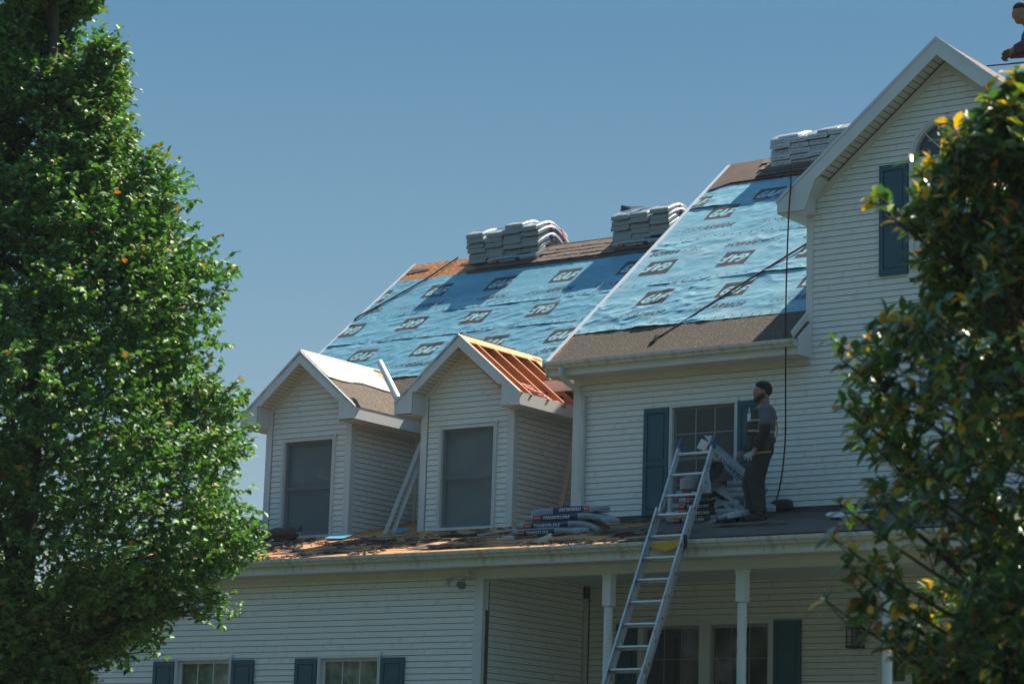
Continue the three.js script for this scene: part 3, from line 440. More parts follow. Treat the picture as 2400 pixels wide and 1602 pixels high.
// ---------- dormers ----------
function dormer(m, open) {
  const hw = .766, zf = -.14, zr = .15, top = 8.25, ov = 1.05, yr = (d) => top - SL * d, X = (s, d) => m + s * d;
  const wx0 = m - hw, wx1 = m + hw, win0 = open ? m - .458 : m - .466, win1 = open ? m + .5 : m + .5;
  const D = H('dormer', [exZ([[wx0, 5.5], [wx1, 5.5], [wx1, yr(hw) - .1], [m, top - .12], [wx0, yr(hw) - .1]], zf - .09, zf, [rect(win0 + .03, win1 - .03, 5.65, 7.03)])], M.jointShade);
  const P = (n, g, mt) => mesh(n, g, mt, D);
  courses(D, PL_Z(zf), 6.98, -14, 18, (y0, y1) => { const w = (y) => Math.min(hw - .1, (top - .16 - y) / SL); if (w(y0) <= 0) return []; return split(m - w(y0), m - Math.max(0, w(y1)), m + Math.min(hw - .075, w(y0) + .02), m + Math.max(0, Math.min(hw - .075, w(y1) + .02)), y0, y1, [hole(win0, win1, 5.6, 7.06)]); });
  P('side_wall', [box(wx1 - .09, wx1, 5.45, yr(hw) - .06, -1.9, zf - .091), box(wx0, wx0 + .09, 5.45, yr(hw) - .06, -1.9, zf - .091)], M.jointShade);
  courses(D, PL_X(wx1), 6.98, -6, 18, (y0) => [[-zf + .06, -zf + .06, 1.62, 1.62]].map(([a, b, c, d]) => [a, b, c, Math.min(d, 9)]));
  P('corner_post', [box(wx1 - .085, wx1 + .02, 5.58, 7.24, zf - .075, zf + .02)], M.trim); P('corner_post', [box(wx0 - .02, wx0 + .085, 5.58, 7.45, zf - .075, zf + .02)], M.trim);
  win(D, win0, win1, 5.628, 7.05, zf, { screen: true, frameM: M.frame, cas: .045, gap: .085 });
  // roof: left slope whole, right slope whole or stripped to the rafters
  const slope = (s, d0, d1, z0, z1, h0, h1) => { const q = (d, z, h) => [X(s, d) + s * h * .634, yr(d) + h * .773, z], T = [q(d0, z1, h1), q(d1, z1, h1), q(d1, z0, h1), q(d0, z0, h1)], B = [q(d0, z1, h0), q(d1, z1, h0), q(d1, z0, h0), q(d0, z0, h0)]; return quads([T, [B[3], B[2], B[1], B[0]], [B[0], B[1], T[1], T[0]], [B[1], B[2], T[2], T[1]], [B[2], B[3], T[3], T[2]], [B[3], B[0], T[0], T[3]]]); };
  P('roof_slope', slope(-1, .0, ov, -1.95, zr, -.03, 0), M.osb); P('felt_sheet', slope(-1, .005, ov + .01, -1.9, zr + .008, .001, .009), M.shingle);
  for (const s of [-1, 1]) {
    P('rake_board', exZ([[m, top - .012], [m, top - .17], [X(s, .7), yr(.7) - .165], [X(s, .755), yr(.755) - .12], [X(s, .755), 7.222], [X(s, ov), 7.222], [X(s, ov), yr(ov) - .008]], zr - .02, zr), M.trim);
    P('fascia', s > 0 ? box(X(s, ov - .016), X(s, ov + .006), 7.215, yr(ov) - .004, -1.63, zr + .001) : box(X(s, ov + .006), X(s, ov - .016), 7.215, yr(ov) - .004, -1.63, zr + .001), M.trim);
    const xs = [X(s, hw - .01), X(s, ov - .017)].sort((a, b) => a - b); P('soffit', box(xs[0], xs[1], 7.2, 7.21, -1.63, zr - .021), M.soffit);
    P('eave_return', s < 0 ? box(X(s, .75), X(s, .735), 7.21, 7.5, zf + .02, zr - .021) : box(X(s, .735), X(s, .75), 7.21, 7.5, zf + .02, zr - .021), M.trim);
    P('rake_frieze', exZ([[m, top - .15], [m, top - .235], [X(s, hw), yr(hw) - .235], [X(s, hw), yr(hw) - .15]], zf + .001, zf + .026), M.soffit);
    const panels = []; for (let d = .02; d < .73; d += .05) panels.push(quads([[[X(s, d), yr(d) - .15, zr - .021], [X(s, d + .044), yr(d + .044) - .15, zr - .021], [X(s, d + .044), yr(d + .044) - .15, zf + .002], [X(s, d), yr(d) - .15, zf + .002]], [[X(s, d + .044), yr(d + .044) - .15, zr - .021], [X(s, d + .05), yr(d + .05) - .142, zr - .021], [X(s, d + .05), yr(d + .05) - .142, zf], [X(s, d + .044), yr(d + .044) - .15, zf]]])); tag(P('soffit_panels', panels, M.soffit), null, null, null, 'stuff');
    P('drip_edge', exZ([[m, top + .014], [m, top - .022], [X(s, ov + .012), yr(ov + .012) - .022], [X(s, ov + .012), yr(ov + .012) + .014]], zr + .001, zr + .011), M.galv);
  }
  if (!open) {
    P('roof_slope', slope(1, 0, ov, -1.75, zr, -.03, 0), M.osb);
    P('starter_strip', slope(1, .46, ov + .008, -1.5, zr - .02, .001, .006), M.granule);
    const map = canvasTex(1024, 512, (c, w, h) => { c.fillStyle = '#6e7473'; c.fillRect(0, 0, w, h); for (let i = 0; i < 300; i++) { c.fillStyle = rnd() < .5 ? 'rgba(180,186,184,.16)' : 'rgba(120,135,140,.16)'; c.beginPath(); c.ellipse(rnd() * w, rnd() * h, rr(10, 90), rr(4, 30), rr(-.4, .4), 0, 7); c.fill(); } DECKTEXT(c, -280, 330, 430, 58, false, '#5f6668'); DECKTEXT(c, 500, 330, 430, 58, false, '#5f6668'); });
    const nx = 60, ny = 20, pos = [], uv = [], idx = [];
    for (let j = 0; j <= ny; j++) for (let i = 0; i <= nx; i++) { const t = i / nx, e = .5 + .025 * Math.sin(t * 9) + .02 * fbm(t * 8, 1, 1e6, 3, 3) - .03 * t, d = e * (1 - j / ny), z = zr - .02 - t * 1.62, h = .012 + .012 * fbm(t * 9 + j * .3, j * .35, 1e6, 5, 3) + (d > e - .03 ? .006 : 0); pos.push(X(1, d) + h * .634, yr(d) + h * .773, z); uv.push(t, j / ny); }
    for (let j = 0; j < ny; j++) for (let i = 0; i < nx; i++) { const a = j * (nx + 1) + i; idx.push(a, a + 1, a + nx + 2, a, a + nx + 2, a + nx + 1); }
    const g = new THREE.BufferGeometry(); g.setAttribute('position', new THREE.Float32BufferAttribute(pos, 3)); g.setAttribute('uv', new THREE.Float32BufferAttribute(uv, 2)); g.setIndex(idx); g.computeVertexNormals();
    P('underlayment_sheet', g, std({ map, roughness: .65 })); P('ridge_cap', rod([m, top + .012, zr], [m, top + .012, -1.75], .018), M.plastic);
  } else {
    for (let i = 0; i < 5; i++) { const z = zr - .04 - [0, .22, .62, 1.02, 1.42][i]; P('rafter', bar([X(1, .02), yr(.02) - .075, z], [X(1, ov - .02), yr(ov - .02) - .075, z], .13, .036, [0, 1, 0]), M.rafter); }
    P('ridge_board', box(m - .018, m + .018, top - .2, top - .012, -1.75, zr - .022), M.rafter);
    P('roof_slope', slope(1, 0, .13, -1.85, zr - .02, -.012, .006), M.wood);
    P('sheathing_board', slope(1, .05, .95, -1.75, -1.5, -.012, .006), M.wood); P('sheathing_board', slope(1, .93, 1.2, -1.95, -1.66, -.02, 0), M.wood);
    P('ceiling_board', slope(1, .02, 1.0, -1.75, zr - .06, -.17, -.15), M.wood);
    P('felt_sheet', slope(1, .3, .9, -1.82, -1.74, .01, .03), M.granule);
    const ins = [];
    for (const [d, z, r] of [[.8, -.28, .1], [.88, -.36, .11], [.94, -.45, .09], [.72, -.22, .06], [.98, -.72, .07], [.9, -.68, .06], [1.0, -.86, .06], [.85, -.62, .05]]) { const s = new THREE.IcosahedronGeometry(r, 3), p = s.attributes.position; for (let i = 0; i < p.count; i++) { const x = p.getX(i), y = p.getY(i), zz = p.getZ(i), k = .65 + .8 * noise3(x * 22 + 9, y * 22 + 9 + d * 40, zz * 22 + 9, 4); p.setXYZ(i, x * k, y * k * .7, zz * k * 1.5); } s.computeVertexNormals(); ins.push(uvm(s.translate(X(1, d), yr(d) - .09, z))); }
    P('insulation_batt', ins, M.pink);
    P('house_wrap', slope(-1, -.01, .07, -1.2, zr, .01, .02), M.shingle);
  }
  return D;
}
dormer(-4.687, false); dormer(-1.887, true);
// ---------- shingle bundles ----------
const bundlePrint = (kind) => canvasTex(1024, 512, (c, w, h) => { // unrolled wrapper: side, top, side, bottom (quarters from the top of the canvas)
  const red = '#a3211f', navy = '#1d2450', white = '#8f979c', q = h / 4;
  c.fillStyle = white; c.fillRect(0, 0, w, h);
  for (let i = 0; i < 260; i++) { c.fillStyle = `rgba(${rnd() < .5 ? '255,255,255' : '120,135,150'},.14)`; c.fillRect(rnd() * w, rnd() * h, rr(10, 130), rr(2, 14)); }
  const lines = (x, y, ww, hh, n) => { for (let r = 0; r < n; r++) for (let k = 0; k < 9; k++) { c.fillStyle = rnd() < .15 ? '#8a3b40' : '#5a6480'; const bw = ww / 9 * rr(.3, .95); c.fillRect(x + ww * k / 9, y + hh * (r + .2) / n, bw, hh / n * .42); } };
  for (const y of [0, 2 * q]) {
    if (kind === 'red') { c.fillStyle = red; c.font = `italic bold ${q * .62}px sans-serif`; c.textBaseline = 'middle'; c.fillText('TIMBERLINE', w * .16, y + q * .5, w * .4); c.fillRect(w * .05, y + q * .15, w * .08, q * .7); lines(w * .62, y + 8, w * .3, q - 16, 3); continue; }
    c.fillStyle = kind === 'black' ? '#17171d' : navy; c.fillRect(w * .2, y, w * .46, q); c.fillStyle = red; c.fillRect(w * .1, y + q * .06, w * .1, q * .88);
    c.fillStyle = '#d7dada'; c.textBaseline = 'middle'; c.font = `italic bold ${q * .3}px sans-serif`; c.fillText('GAF', w * .112, y + q * .5, w * .08); c.font = `italic bold ${q * .66}px sans-serif`; c.fillText('TIMBERLINE', w * .22, y + q * .54, w * .34);
    lines(w * .68, y + 6, w * .27, q - 12, 4); lines(w * .01, y + 14, w * .07, q - 28, 3);
  }
  const y = q; c.fillStyle = kind === 'red' ? red : navy; c.fillRect(w * .12, y + q * .12, w * .16, q * .5); if (kind !== 'red') c.fillRect(w * .55, y + q * .2, w * .3, q * .6); else c.fillRect(w * .6, y + q * .3, w * .2, q * .3);
  lines(w * .34, y + 20, w * .18, q - 40, 4);
});
const BW = { navy: std({ map: bundlePrint('navy'), roughness: .4 }), red: std({ map: bundlePrint('red'), roughness: .4 }), black: std({ map: bundlePrint('black'), roughness: .45 }) };
const endPlain = std({ roughness: .55, map: tex(128, (u, v) => lerp3([.17, .2, .2], [.28, .32, .31], fbm(u * 6, v * 18, 18, 61, 4))) });
const endPrint = std({ roughness: .5, map: canvasTex(256, 64, (c, w, h) => { c.fillStyle = '#b4bcc0'; c.fillRect(0, 0, w, h); for (let k = 0; k < 20; k++) { c.fillStyle = rnd() < .3 ? '#3f4a66' : '#76808e'; c.fillRect(rr(20, 220), rr(16, 44), rr(6, 30), rr(3, 8)); } }) });
// a soft pack: length along local x, width along z, bottom at y = 0; bend(x) lowers it along its length
function packGeo(L, W, T, bend, sd) {
  const nx = 16, ring = [[-1, 0], [-1, .5], [-1, 1], [-.5, 1.015], [.1, 1.02], [.6, 1.015], [1, 1], [1, .5], [1, 0], [.5, -.02], [0, -.03], [-.5, -.02]], n = ring.length, pos = [], uv = [], idx = [], per = [];
  // v round the pack: side (-z) 1..0.75, top .75....5, side (+z) .5...25, bottom .25..0
  for (const [a, b] of ring) per.push(a === 1 && b <= 1 && b >= 0 ? .5 - .25 * (1 - b) : a === -1 ? .75 + .25 * (1 - b) : b > .9 ? .75 - .25 * (a + 1) / 2 : .25 - .25 * (1 - a) / 2);
  per[n] = 0; const P = (i, k) => { const t = i / nx, x = (t - .5) * L, e = Math.min(1, Math.min(t, 1 - t) * 14), [a, b] = ring[k % n], r = Math.abs(a) === 1 && (b === 0 || b === 1) ? .975 : 1; const bl = 1 + .05 * (vnoise(t * 9, k + sd * 5, 1e6, sd) - .5), y = (b - .5) * T * (.86 + .14 * e) * (b > .9 || b < .1 ? 1 : 1) + .5 * T; return [x, y + bend(x), a * W / 2 * r * (.97 + .03 * e) * bl]; };
  for (let i = 0; i <= nx; i++) for (let k = 0; k <= n; k++) { pos.push(...P(i, k)); uv.push(i / nx, k === n ? 1 : per[k]); }
  for (let i = 0; i < nx; i++) for (let k = 0; k < n; k++) { const a = i * (n + 1) + k; idx.push(a, a + 1, a + n + 2, a, a + n + 2, a + n + 1); }
  const g = new THREE.BufferGeometry(); g.setAttribute('position', new THREE.Float32BufferAttribute(pos, 3)); g.setAttribute('uv', new THREE.Float32BufferAttribute(uv, 2)); g.setIndex(idx); g.computeVertexNormals();
  const end = (i, s) => { const q = [], u = [], c = P(i, 2), ctr = [c[0] + s * .006, .5 * T + bend(c[0]), 0]; for (let k = 0; k < n; k++) { const A = P(i, k), B = P(i, k + 1); q.push(...ctr, ...A, ...B); for (const p of [ctr, A, B]) u.push(p[2] / W + .5, (p[1] - bend(c[0])) / T); } const e = new THREE.BufferGeometry(); e.setAttribute('position', new THREE.Float32BufferAttribute(q, 3)); e.setAttribute('uv', new THREE.Float32BufferAttribute(u, 2)); e.computeVertexNormals(); return e; };
  return [g, end(0, -1), end(nx, 1)];
}
const ORD = ['lowest', 'second lowest', 'third from the bottom', 'fourth from the bottom', 'fifth from the bottom', 'topmost', 'extra topmost'];
const drape = [];
for (let k = 0; k < 7; k++) { const r = .1 + k * .05, s = .8 - k * .02; drape.push(packGeo(.86, .345, .079, (x) => -s * (Math.sqrt(x * x + r * r) - r) + rr(0, 0), k + 1)); }
function pack(geo, pos, rot, wrapM, endM, label, group) {
  const o = thing('shingle_bundle', pos, label, 'shingle bundle', group, false); o.rotation.set(...rot, 'YXZ');
  mesh('wrapper', geo[0], wrapM, o); mesh('end_flap', geo[1], endM, o); mesh('end_flap', geo[2], endM, o); return o;
}
function ridgeStack(where, group, zr, yr, cols, wrapM, endM) { // cols: [x of the middle, bottom y of the front end, how many, column name]
  for (const [x, y0, n, cn, first = 0] of cols) for (let k = 0; k < n; k++) {
    const lv = Math.min(6, first + k), g = drape[lv], r = .1 + lv * .05, s = .8 - lv * .02, drop = s * (Math.sqrt(.43 * .43 + r * r) - r);
    pack(g, [x + rr(-.018, .018), y0 + k * .0805 + drop, zr + rr(-.02, .02) + k * .012], [0, -Math.PI / 2 + rr(-.03, .03), 0], wrapM, endM, `shingle bundle, ${k === n - 1 ? 'topmost' : ORD[k]}, ${cn} column of the ${where}`, group);
  }
}
ridgeStack('left ridge stack', 'bundles stacked on the left ridge', -4.95, 10.7, [[-5.09, 10.5, 6, 'leftmost'], [-4.75, 10.56, 5, 'second'], [-4.405, 10.575, 5, 'third', 1], [-4.06, 10.585, 5, 'rightmost', 1]], BW.navy, endPlain);
pack(drape[6], [-4.36, 11.03 + .07, -4.9], [0, -Math.PI / 2 + .03, 0], BW.navy, endPlain, 'loose shingle bundle lying on top of the third column, left ridge stack', 'bundles stacked on the left ridge');
ridgeStack('middle ridge stack', 'bundles stacked on the middle ridge', -4.95, 10.7, [[-2.345, 10.56, 5, 'leftmost'], [-2.015, 10.57, 5, 'second'], [-1.655, 10.59, 5, 'rightmost', 1]], BW.navy, endPlain);
ridgeStack('right ridge stack', 'bundles stacked on the right ridge', -4.33, 11.4, [[.79, 11.21, 5, 'leftmost'], [1.095, 11.19, 5, 'second'], [1.42, 11.2, 5, 'third'], [1.76, 11.23, 5, 'rightmost']], BW.red, endPrint);
pack(drape[6], [.94, 11.62 + .07, -4.29], [0, -Math.PI / 2 - .04, 0], BW.red, endPrint, 'loose red printed bundle on top of the left columns, right ridge stack', 'bundles stacked on the right ridge');
pack(drape[6], [1.55, 11.63 + .07, -4.3], [.02, -Math.PI / 2 + .02, 0], BW.red, endPlain, 'loose red printed bundle on top of the right columns, right ridge stack', 'bundles stacked on the right ridge');
const flat = [packGeo(.95, .33, .078, () => 0, 11), packGeo(.98, .34, .078, (x) => -.05 * Math.pow(Math.max(0, x), 2) * 2, 12), packGeo(1.2, .34, .08, (x) => -.55 * Math.pow(Math.max(0, x - .3), 1.6), 13), packGeo(.95, .33, .078, (x) => .02 * Math.sin(x * 5), 14)];
pack(flat[0], [...onRoof(D1, -4.36, 5.98, .03)], [.683, 0, 0], BW.navy, endPlain, 'shingle bundle lying along the slope under the left ridge stack', 'bundles lying below the ridge');
pack(flat[1], [...onRoof(D1, -1.98, 5.98, .03)], [.683, 0, 0], BW.navy, endPlain, 'shingle bundle lying along the slope under the middle ridge stack', 'bundles lying below the ridge');
{ const f = thing('torn_wrapper', [-2.3, 11.02, -4.6], 'torn dark wrapper flap sticking up from the middle ridge stack', 'wrapper', null, false); mesh('flap', [quads([[[-.12, .14, 0], [-.1, .02, .05], [.1, .04, .05], [.05, .1, 0]], [[.1, .04, .05], [.3, .06, 0], [.26, .1, -.1], [.05, .1, 0]]])], M.navy, f); }
// bundles set down on the low roof
const lowRot = .238;
const put = (g, x, y, z, ry, rx, rz, wm, label, grp) => pack(g, [x, y, z], [rx, ry, rz], wm, endPrint, label, grp);
const one = (n, g, m, label, cat, grp, kind) => tag(mesh(n, g, m), label, cat, grp, kind);
const G1 = 'bundles piled below the downspout', G2 = 'bundles piled beside the standing roofer';
put(flat[1], .52, lowY(1.27) + .012, 1.27, .02, lowRot * .8, 0, BW.black, 'lowest shingle bundle of the pile below the downspout, alone on the boards', G1);
put(flat[2], .5, lowY(1.05) + .072, 1.0, .01, lowRot * .6, 0, BW.navy, 'second shingle bundle of the pile below the downspout, its right end drooping', G1);
put(flat[2], .62, lowY(1.0) + .152, .97, .02, .1, 0, BW.navy, 'third shingle bundle of the pile below the downspout, bent over the one beneath', G1);
put(flat[1], .58, lowY(.98) + .235, .95, Math.PI + .01, -.08, 0, BW.navy, 'top shingle bundle of the pile below the downspout, its lettering upside down', G1);
for (let k = 0; k < 6; k++) put(flat[k === 3 ? 3 : k % 2], 2.38 + [.0, .06, .03, .12, .05, .16][k], lowY(.62) + .012 + k * .08, .62 - k * .03, [.02, -.03, .01, .06, -.02, -.1][k], lowRot * Math.max(0, 1 - k * .2), 0, BW.black, `dark printed shingle bundle, ${ORD[k]} of the pile behind the ladder`, G2);
put(packGeo(.62, .36, .075, (x) => -.12 * x * x, 15), 2.82, lowY(.86) + .02, .86, -.5, lowRot, .12, BW.navy, 'slumped shingle bundle with open white wrapper in front of the pile by the roofer', G2);
put(packGeo(.55, .36, .08, (x) => -.25 * x * x, 16), 2.92, lowY(.55) + .16, .5, -.35, .1, -.25, BW.black, 'crushed white shingle bundle sagging off the right end of the pile', G2);
{ // long carton leaning on the pile, printed on its side
  const map = canvasTex(1024, 256, (c, w, h) => { c.fillStyle = '#8c9498'; c.fillRect(0, 0, w, h); c.fillStyle = '#1a1c22'; c.font = `bold ${h * .52}px sans-serif`; c.textBaseline = 'middle'; c.fillText('WEATHERWATCH', w * .08, h * .52, w * .86); c.fillRect(0, h * .9, w, h * .06); c.fillStyle = '#a3211f'; c.fillRect(0, h * .12, w * .05, h * .5); });
  const o = thing('roll_carton', [3.0, 5.74, .42], 'long grey carton of roof membrane leaning up to the left against the window', 'carton', null, false); o.rotation.set(0, -.12, -.66, 'YXZ');
  const L = 1.02, T = .13, D = .15; const g = box(-L, 0, 0, T, -D / 2, D / 2), uv = g.attributes.uv, p = g.attributes.position; for (let i = 0; i < uv.count; i++) uv.setXY(i, 1 + p.getX(i) / L, p.getY(i) / T);
  mesh('carton', g, std({ map, roughness: .7 }), o);
  mesh('carton_flap', quads([[[-L, T, D / 2], [-L - .12, T - .02, D / 2 + .03], [-L - .1, -.02, D / 2 + .04], [-L, 0, D / 2]], [[-L, T, -D / 2], [-L - .14, T + .04, -D / 2], [-L - .13, T + .02, D / 2], [-L, T, D / 2]], [[-L, 0, -D / 2], [-L - .1, -.06, -D / 2], [-L - .08, -.05, D / 2], [-L, 0, D / 2]]]), M.plastic, o);
}
{ // half used roll of underlayment resting on the pile, its end hanging
  const o = thing('underlayment_roll', [2.5, 5.97, .62], 'part used roll of pale underlayment lying on the bundles behind the ladder', 'roll', null, false);
  const sp = []; for (let i = 0; i <= 60; i++) { const t = i / 60 * Math.PI * 7, r = .022 + .075 * i / 60; sp.push([r * Math.cos(t), .1 + r * Math.sin(t)]); }
  const ribbon = (pts, x0, x1) => quads(pts.slice(1).map((b, i) => { const a = pts[i]; return [[x0, a[1], a[0]], [x1, a[1], a[0]], [x1, b[1], b[0]], [x0, b[1], b[0]]]; }));
  o.rotation.set(.1, -.95, 0, 'YXZ');
  const pale = std({ map: tex(128, (u, v) => lerp3([.28, .38, .42], [.4, .5, .53], fbm(u * 4, v * 4, 4, 66, 4))), roughness: .6 });
  mesh('roll', ribbon(sp, -.26, .26), pale, o);
  mesh('loose_end', ribbon([[.097, .1], [.1, 0], [.09, -.1], [.1, -.19], [.16, -.25], [.26, -.27], [.36, -.26]], -.26, .26), pale, o);
}
for (const [x, y, z, w, d, sd, l] of [[2.86, 5.72, .5, .3, .24, 3, 'crumpled pale plastic sheet slumped over the right end of the pile'], [2.66, 5.93, .52, .34, .2, 7, 'loose pale underlayment draped from the roll over the pile']]) {
  const n = 14, l2 = [], P = (i, j) => { const u = i / n * 2 - 1, v = j / n * 2 - 1; return [x + u * w, y - .16 * (u + 1) * (u + 1) * .5 - .14 * Math.max(0, v) * (v + .3) + .11 * noise3(u * 3.3 + sd * 4, v * 3.3 + 9, 2, sd), z + v * d + .05 * noise3(u * 4 + sd, v * 4 + 20, 5, sd + 1)]; };
  for (let i = 0; i < n; i++) for (let j = 0; j < n; j++) l2.push([P(i, j), P(i, j + 1), P(i + 1, j + 1), P(i + 1, j)]);
  one('plastic_sheet', quads(l2), endPlain, l, 'plastic sheet');
}
{ const o = thing('open_wrapper', [2.1, 5.86, .62], 'crumpled torn white wrapper standing open on the pile, left of the roll', 'wrapper', null, false); const l = []; for (let i = 0; i < 7; i++) { const a = i * .45, b = a + .45; l.push([[.1 * Math.cos(a), 0, .1 * Math.sin(a)], [.1 * Math.cos(b), 0, .1 * Math.sin(b)], [.13 * Math.cos(b) + .03, .12 + .05 * hash(i + 1, 1, 2), .12 * Math.sin(b)], [.13 * Math.cos(a) + .03, .12 + .05 * hash(i, 1, 2), .12 * Math.sin(a)]]); } mesh('wrapper', quads(l), BW.red, o); }
// pile at the left end of the low roof, mostly behind the tree
{ const g3 = 'bundles at the left end of the low roof'; for (const [x, z, k, ry, lab] of [[-5.62, .5, 0, .1, 'lowest bundle at the left end of the low roof, behind the tree'], [-5.58, .45, 1, .05, 'middle bundle of the left pile beside the left dormer'], [-5.63, .42, 2, .12, 'upper bundle of the left pile, level with the dormer sill'], [-5.66, .4, 3, .08, 'topmost bundle of the left pile, curved like a saddle']]) put(k > 1 ? packGeo(1, .34, .08, (q) => -.25 * q * q, 21 + k) : flat[k], x, lowY(z) + .015 + k * .1, z, ry, lowRot * .7, 0, BW.navy, lab, g3);
  const f = thing('flat_carton', [-5.35, lowY(.75), .75], 'flattened grey carton lying on the boards left of the dormer window', 'carton', null, false); f.rotation.set(lowRot + .05, .1, .03, 'YXZ'); mesh('sheet', [box(-.55, .5, .03, .045, -.16, .16), box(-.5, .4, .0, .012, -.1, .2)], endPlain, f);
}
// ---------- ladder ----------
{
  const lz = (y) => 2.055 + (6.216 - y) * .4966, at = (x, y, o = 0) => [x, y + o * .445, lz(y) + o * .9], L = thing('extension_ladder', [3.1, 2, 4.15], 'worn aluminium extension ladder leaning on the porch gutter', 'ladder');
  for (const x of [2.85, 3.34]) {
    const s = x < 3 ? 1 : -1;
    mesh('rail', [bar(at(x, 1.98, .02), at(x, 5.35, .02), .075, .006, [0, .4, 1]), bar(at(x + s * .012, 1.98, .056), at(x + s * .012, 5.35, .056), .007, .026, [0, .4, 1]), bar(at(x + s * .012, 1.98, -.016), at(x + s * .012, 5.35, -.016), .007, .026, [0, .4, 1])], M.alu, L);
    const xi = x + s * .026;
    mesh('rail', [bar(at(xi, 2.6, -.03), at(xi, 6.2, -.03), .07, .006, [0, .4, 1]), bar(at(xi - s * .012, 2.6, .003), at(xi - s * .012, 6.2, .003), .007, .024, [0, .4, 1]), bar(at(xi - s * .012, 2.6, -.063), at(xi - s * .012, 6.2, -.063), .007, .024, [0, .4, 1])], M.alu, L);
    mesh('end_cap', [bar(at(xi - s * .005, 6.13, -.03), at(xi - s * .005, 6.235, -.03), .085, .04, [0, .4, 1])], M.blueCap, L);
    const rv = []; for (let y = 2.2; y < 6.1; y += .262) rv.push(rod([x - s * .008, y, lz(y) - .005], [x - s * .003, y, lz(y) - .005], .012)); mesh('rivet_plates', rv, M.dark, L).userData.kind = 'stuff';
  }
  for (let i = 0, y = 6.06; y > 2.1; i++, y -= .262) mesh('rung', [rod(at(2.876, y, -.03), at(3.314, y, -.03), .019, .019, 10)], M.aluPlain, L);
  for (let y = 5.27; y > 2.1; y -= .262) mesh('rung', [rod(at(2.855, y, .02), at(3.335, y, .02), .018, .018, 10)], M.aluPlain, L);
}
{ const o = thing('ladder_bracket', [3.1, 4.9, 2.68], 'yellow plastic tray bracket on the gutter behind the ladder', 'bracket'); mesh('tray', [exZ([[2.86, 4.93], [3.3, 4.98], [3.3, 4.9], [3.1, 4.84], [2.86, 4.9]], 2.67, 2.69), box(3.28, 3.36, 4.87, 5.0, 2.665, 2.7)], M.yellow, o); mesh('strap', box(3.345, 3.362, 4.86, 5.02, 2.66, 2.705), M.navy, o); }
// ---------- ropes, boards, bits ----------
const rR = (u, v, h = .03) => onRoof(D2, u, v, h), rL = (u, v, h = .03) => onRoof(D1, u, v, h);
one('safety_rope', tube([[1.225, 7.86, .17], [1.262, 7.935, .1], [1.32, 8.02, -.03], [1.75, 8.57, -.68], [2.44, 9.42, -1.7], [3.1, 10.2, -2.65]], .013, 40), M.ropeBlack, 'dark safety rope slanting up the blue roof towards the gable', 'rope');
one('rope_hook', [rod([1.225, 7.86, .17], [1.21, 7.83, .2], .018, .006), new THREE.TorusGeometry(.022, .008, 8, 12).translate(1.262, 7.95, .1)].map((g) => uvm(g)), M.ropeBlack, 'small dark hook at the lower end of the slanting roof rope', 'hook');
one('safety_rope', tube([rL(-5.7, 6.26, .03), rL(-5.95, 5.5, .035), rL(-6.4, 4.7, .03), rL(-6.58, 4.36, .03), rL(-6.62, 4.3, -.05)], .013, 40), M.ropeBlack, 'dark safety rope running down the bare boards at the left roof edge', 'rope');
one('hanging_rope', tube([[3.33, 9.9, .305], [3.33, 9.62, .315], [3.335, 9.3, .36], [3.33, 8.2, .4], [3.28, 7.2, .3], [3.2, 6.4, .16], [3.1, 5.9, .1], [3.04, 5.72, .1], [2.98, 5.6, .12]], .011, 60), M.rope, 'dark red rope hanging from the gable eave down to the low roof', 'rope');
one('tool_pouch', [(() => { const g = new THREE.SphereGeometry(.12, 16, 12), p = g.attributes.position; for (let i = 0; i < p.count; i++) { const k = .85 + .3 * noise3(p.getX(i) * 12 + 5, p.getY(i) * 12 + 5, p.getZ(i) * 12 + 5, 9); p.setXYZ(i, p.getX(i) * 1.3 * k, Math.sign(p.getY(i)) * Math.pow(Math.abs(p.getY(i)) / .12, .6) * .07 * k, p.getZ(i) * .6 * k); } g.computeVertexNormals(); return uvm(g.rotateX(.2).translate(3.13, 5.69, .1)); })()], M.dark, 'small black cloth bag at the foot of the hanging red rope', 'bag');
{ const o = thing('metal_channel', [-3.28, 5.55, .24], 'two bare metal gutter channels leaning between the dormers', 'channel'); for (const k of [0, 1]) { const a = [-2.98 + k * .05, 5.57, .18 - k * .1], b = [-2.71 + k * .02, 6.86, -.2 - k * .1], d = [(b[0] - a[0]), (b[1] - a[1]), (b[2] - a[2])]; mesh('channel', [bar(a, b, .055, .006, [1, 0, .4]), bar([a[0] + .02, a[1], a[2] + .03], [b[0] + .02, b[1], b[2] + .03], .006, .03, [1, 0, .4]), bar([a[0] - .02, a[1] - .0, a[2] + .018], [b[0] - .02, b[1], b[2] + .018], .006, .03, [1, 0, .4])], M.galv, o); } }
one('plywood_board', bar([-.47, 5.66, -.28], [-.2, 7.25, -.42], .09, .02, [1, 0, 0]), M.tan ?? M.lining, 'narrow tan board leaning in the corner right of the right dormer', 'board');
one('plywood_board', bar([-.28, 5.66, -.42], [-.13, 7.3, -.5], .2, .02, [1, 0, .6]), M.tan ?? M.lining, 'wide brown board leaning against the corner post behind the narrow one', 'board');
one('flashing_roll', [rod([-3.7, 8.11, -.43], [-3.0, 7.46, .0], .045, .05, 16)], M.galv, 'pale metal flashing tube lying in the valley between the dormers', 'flashing');
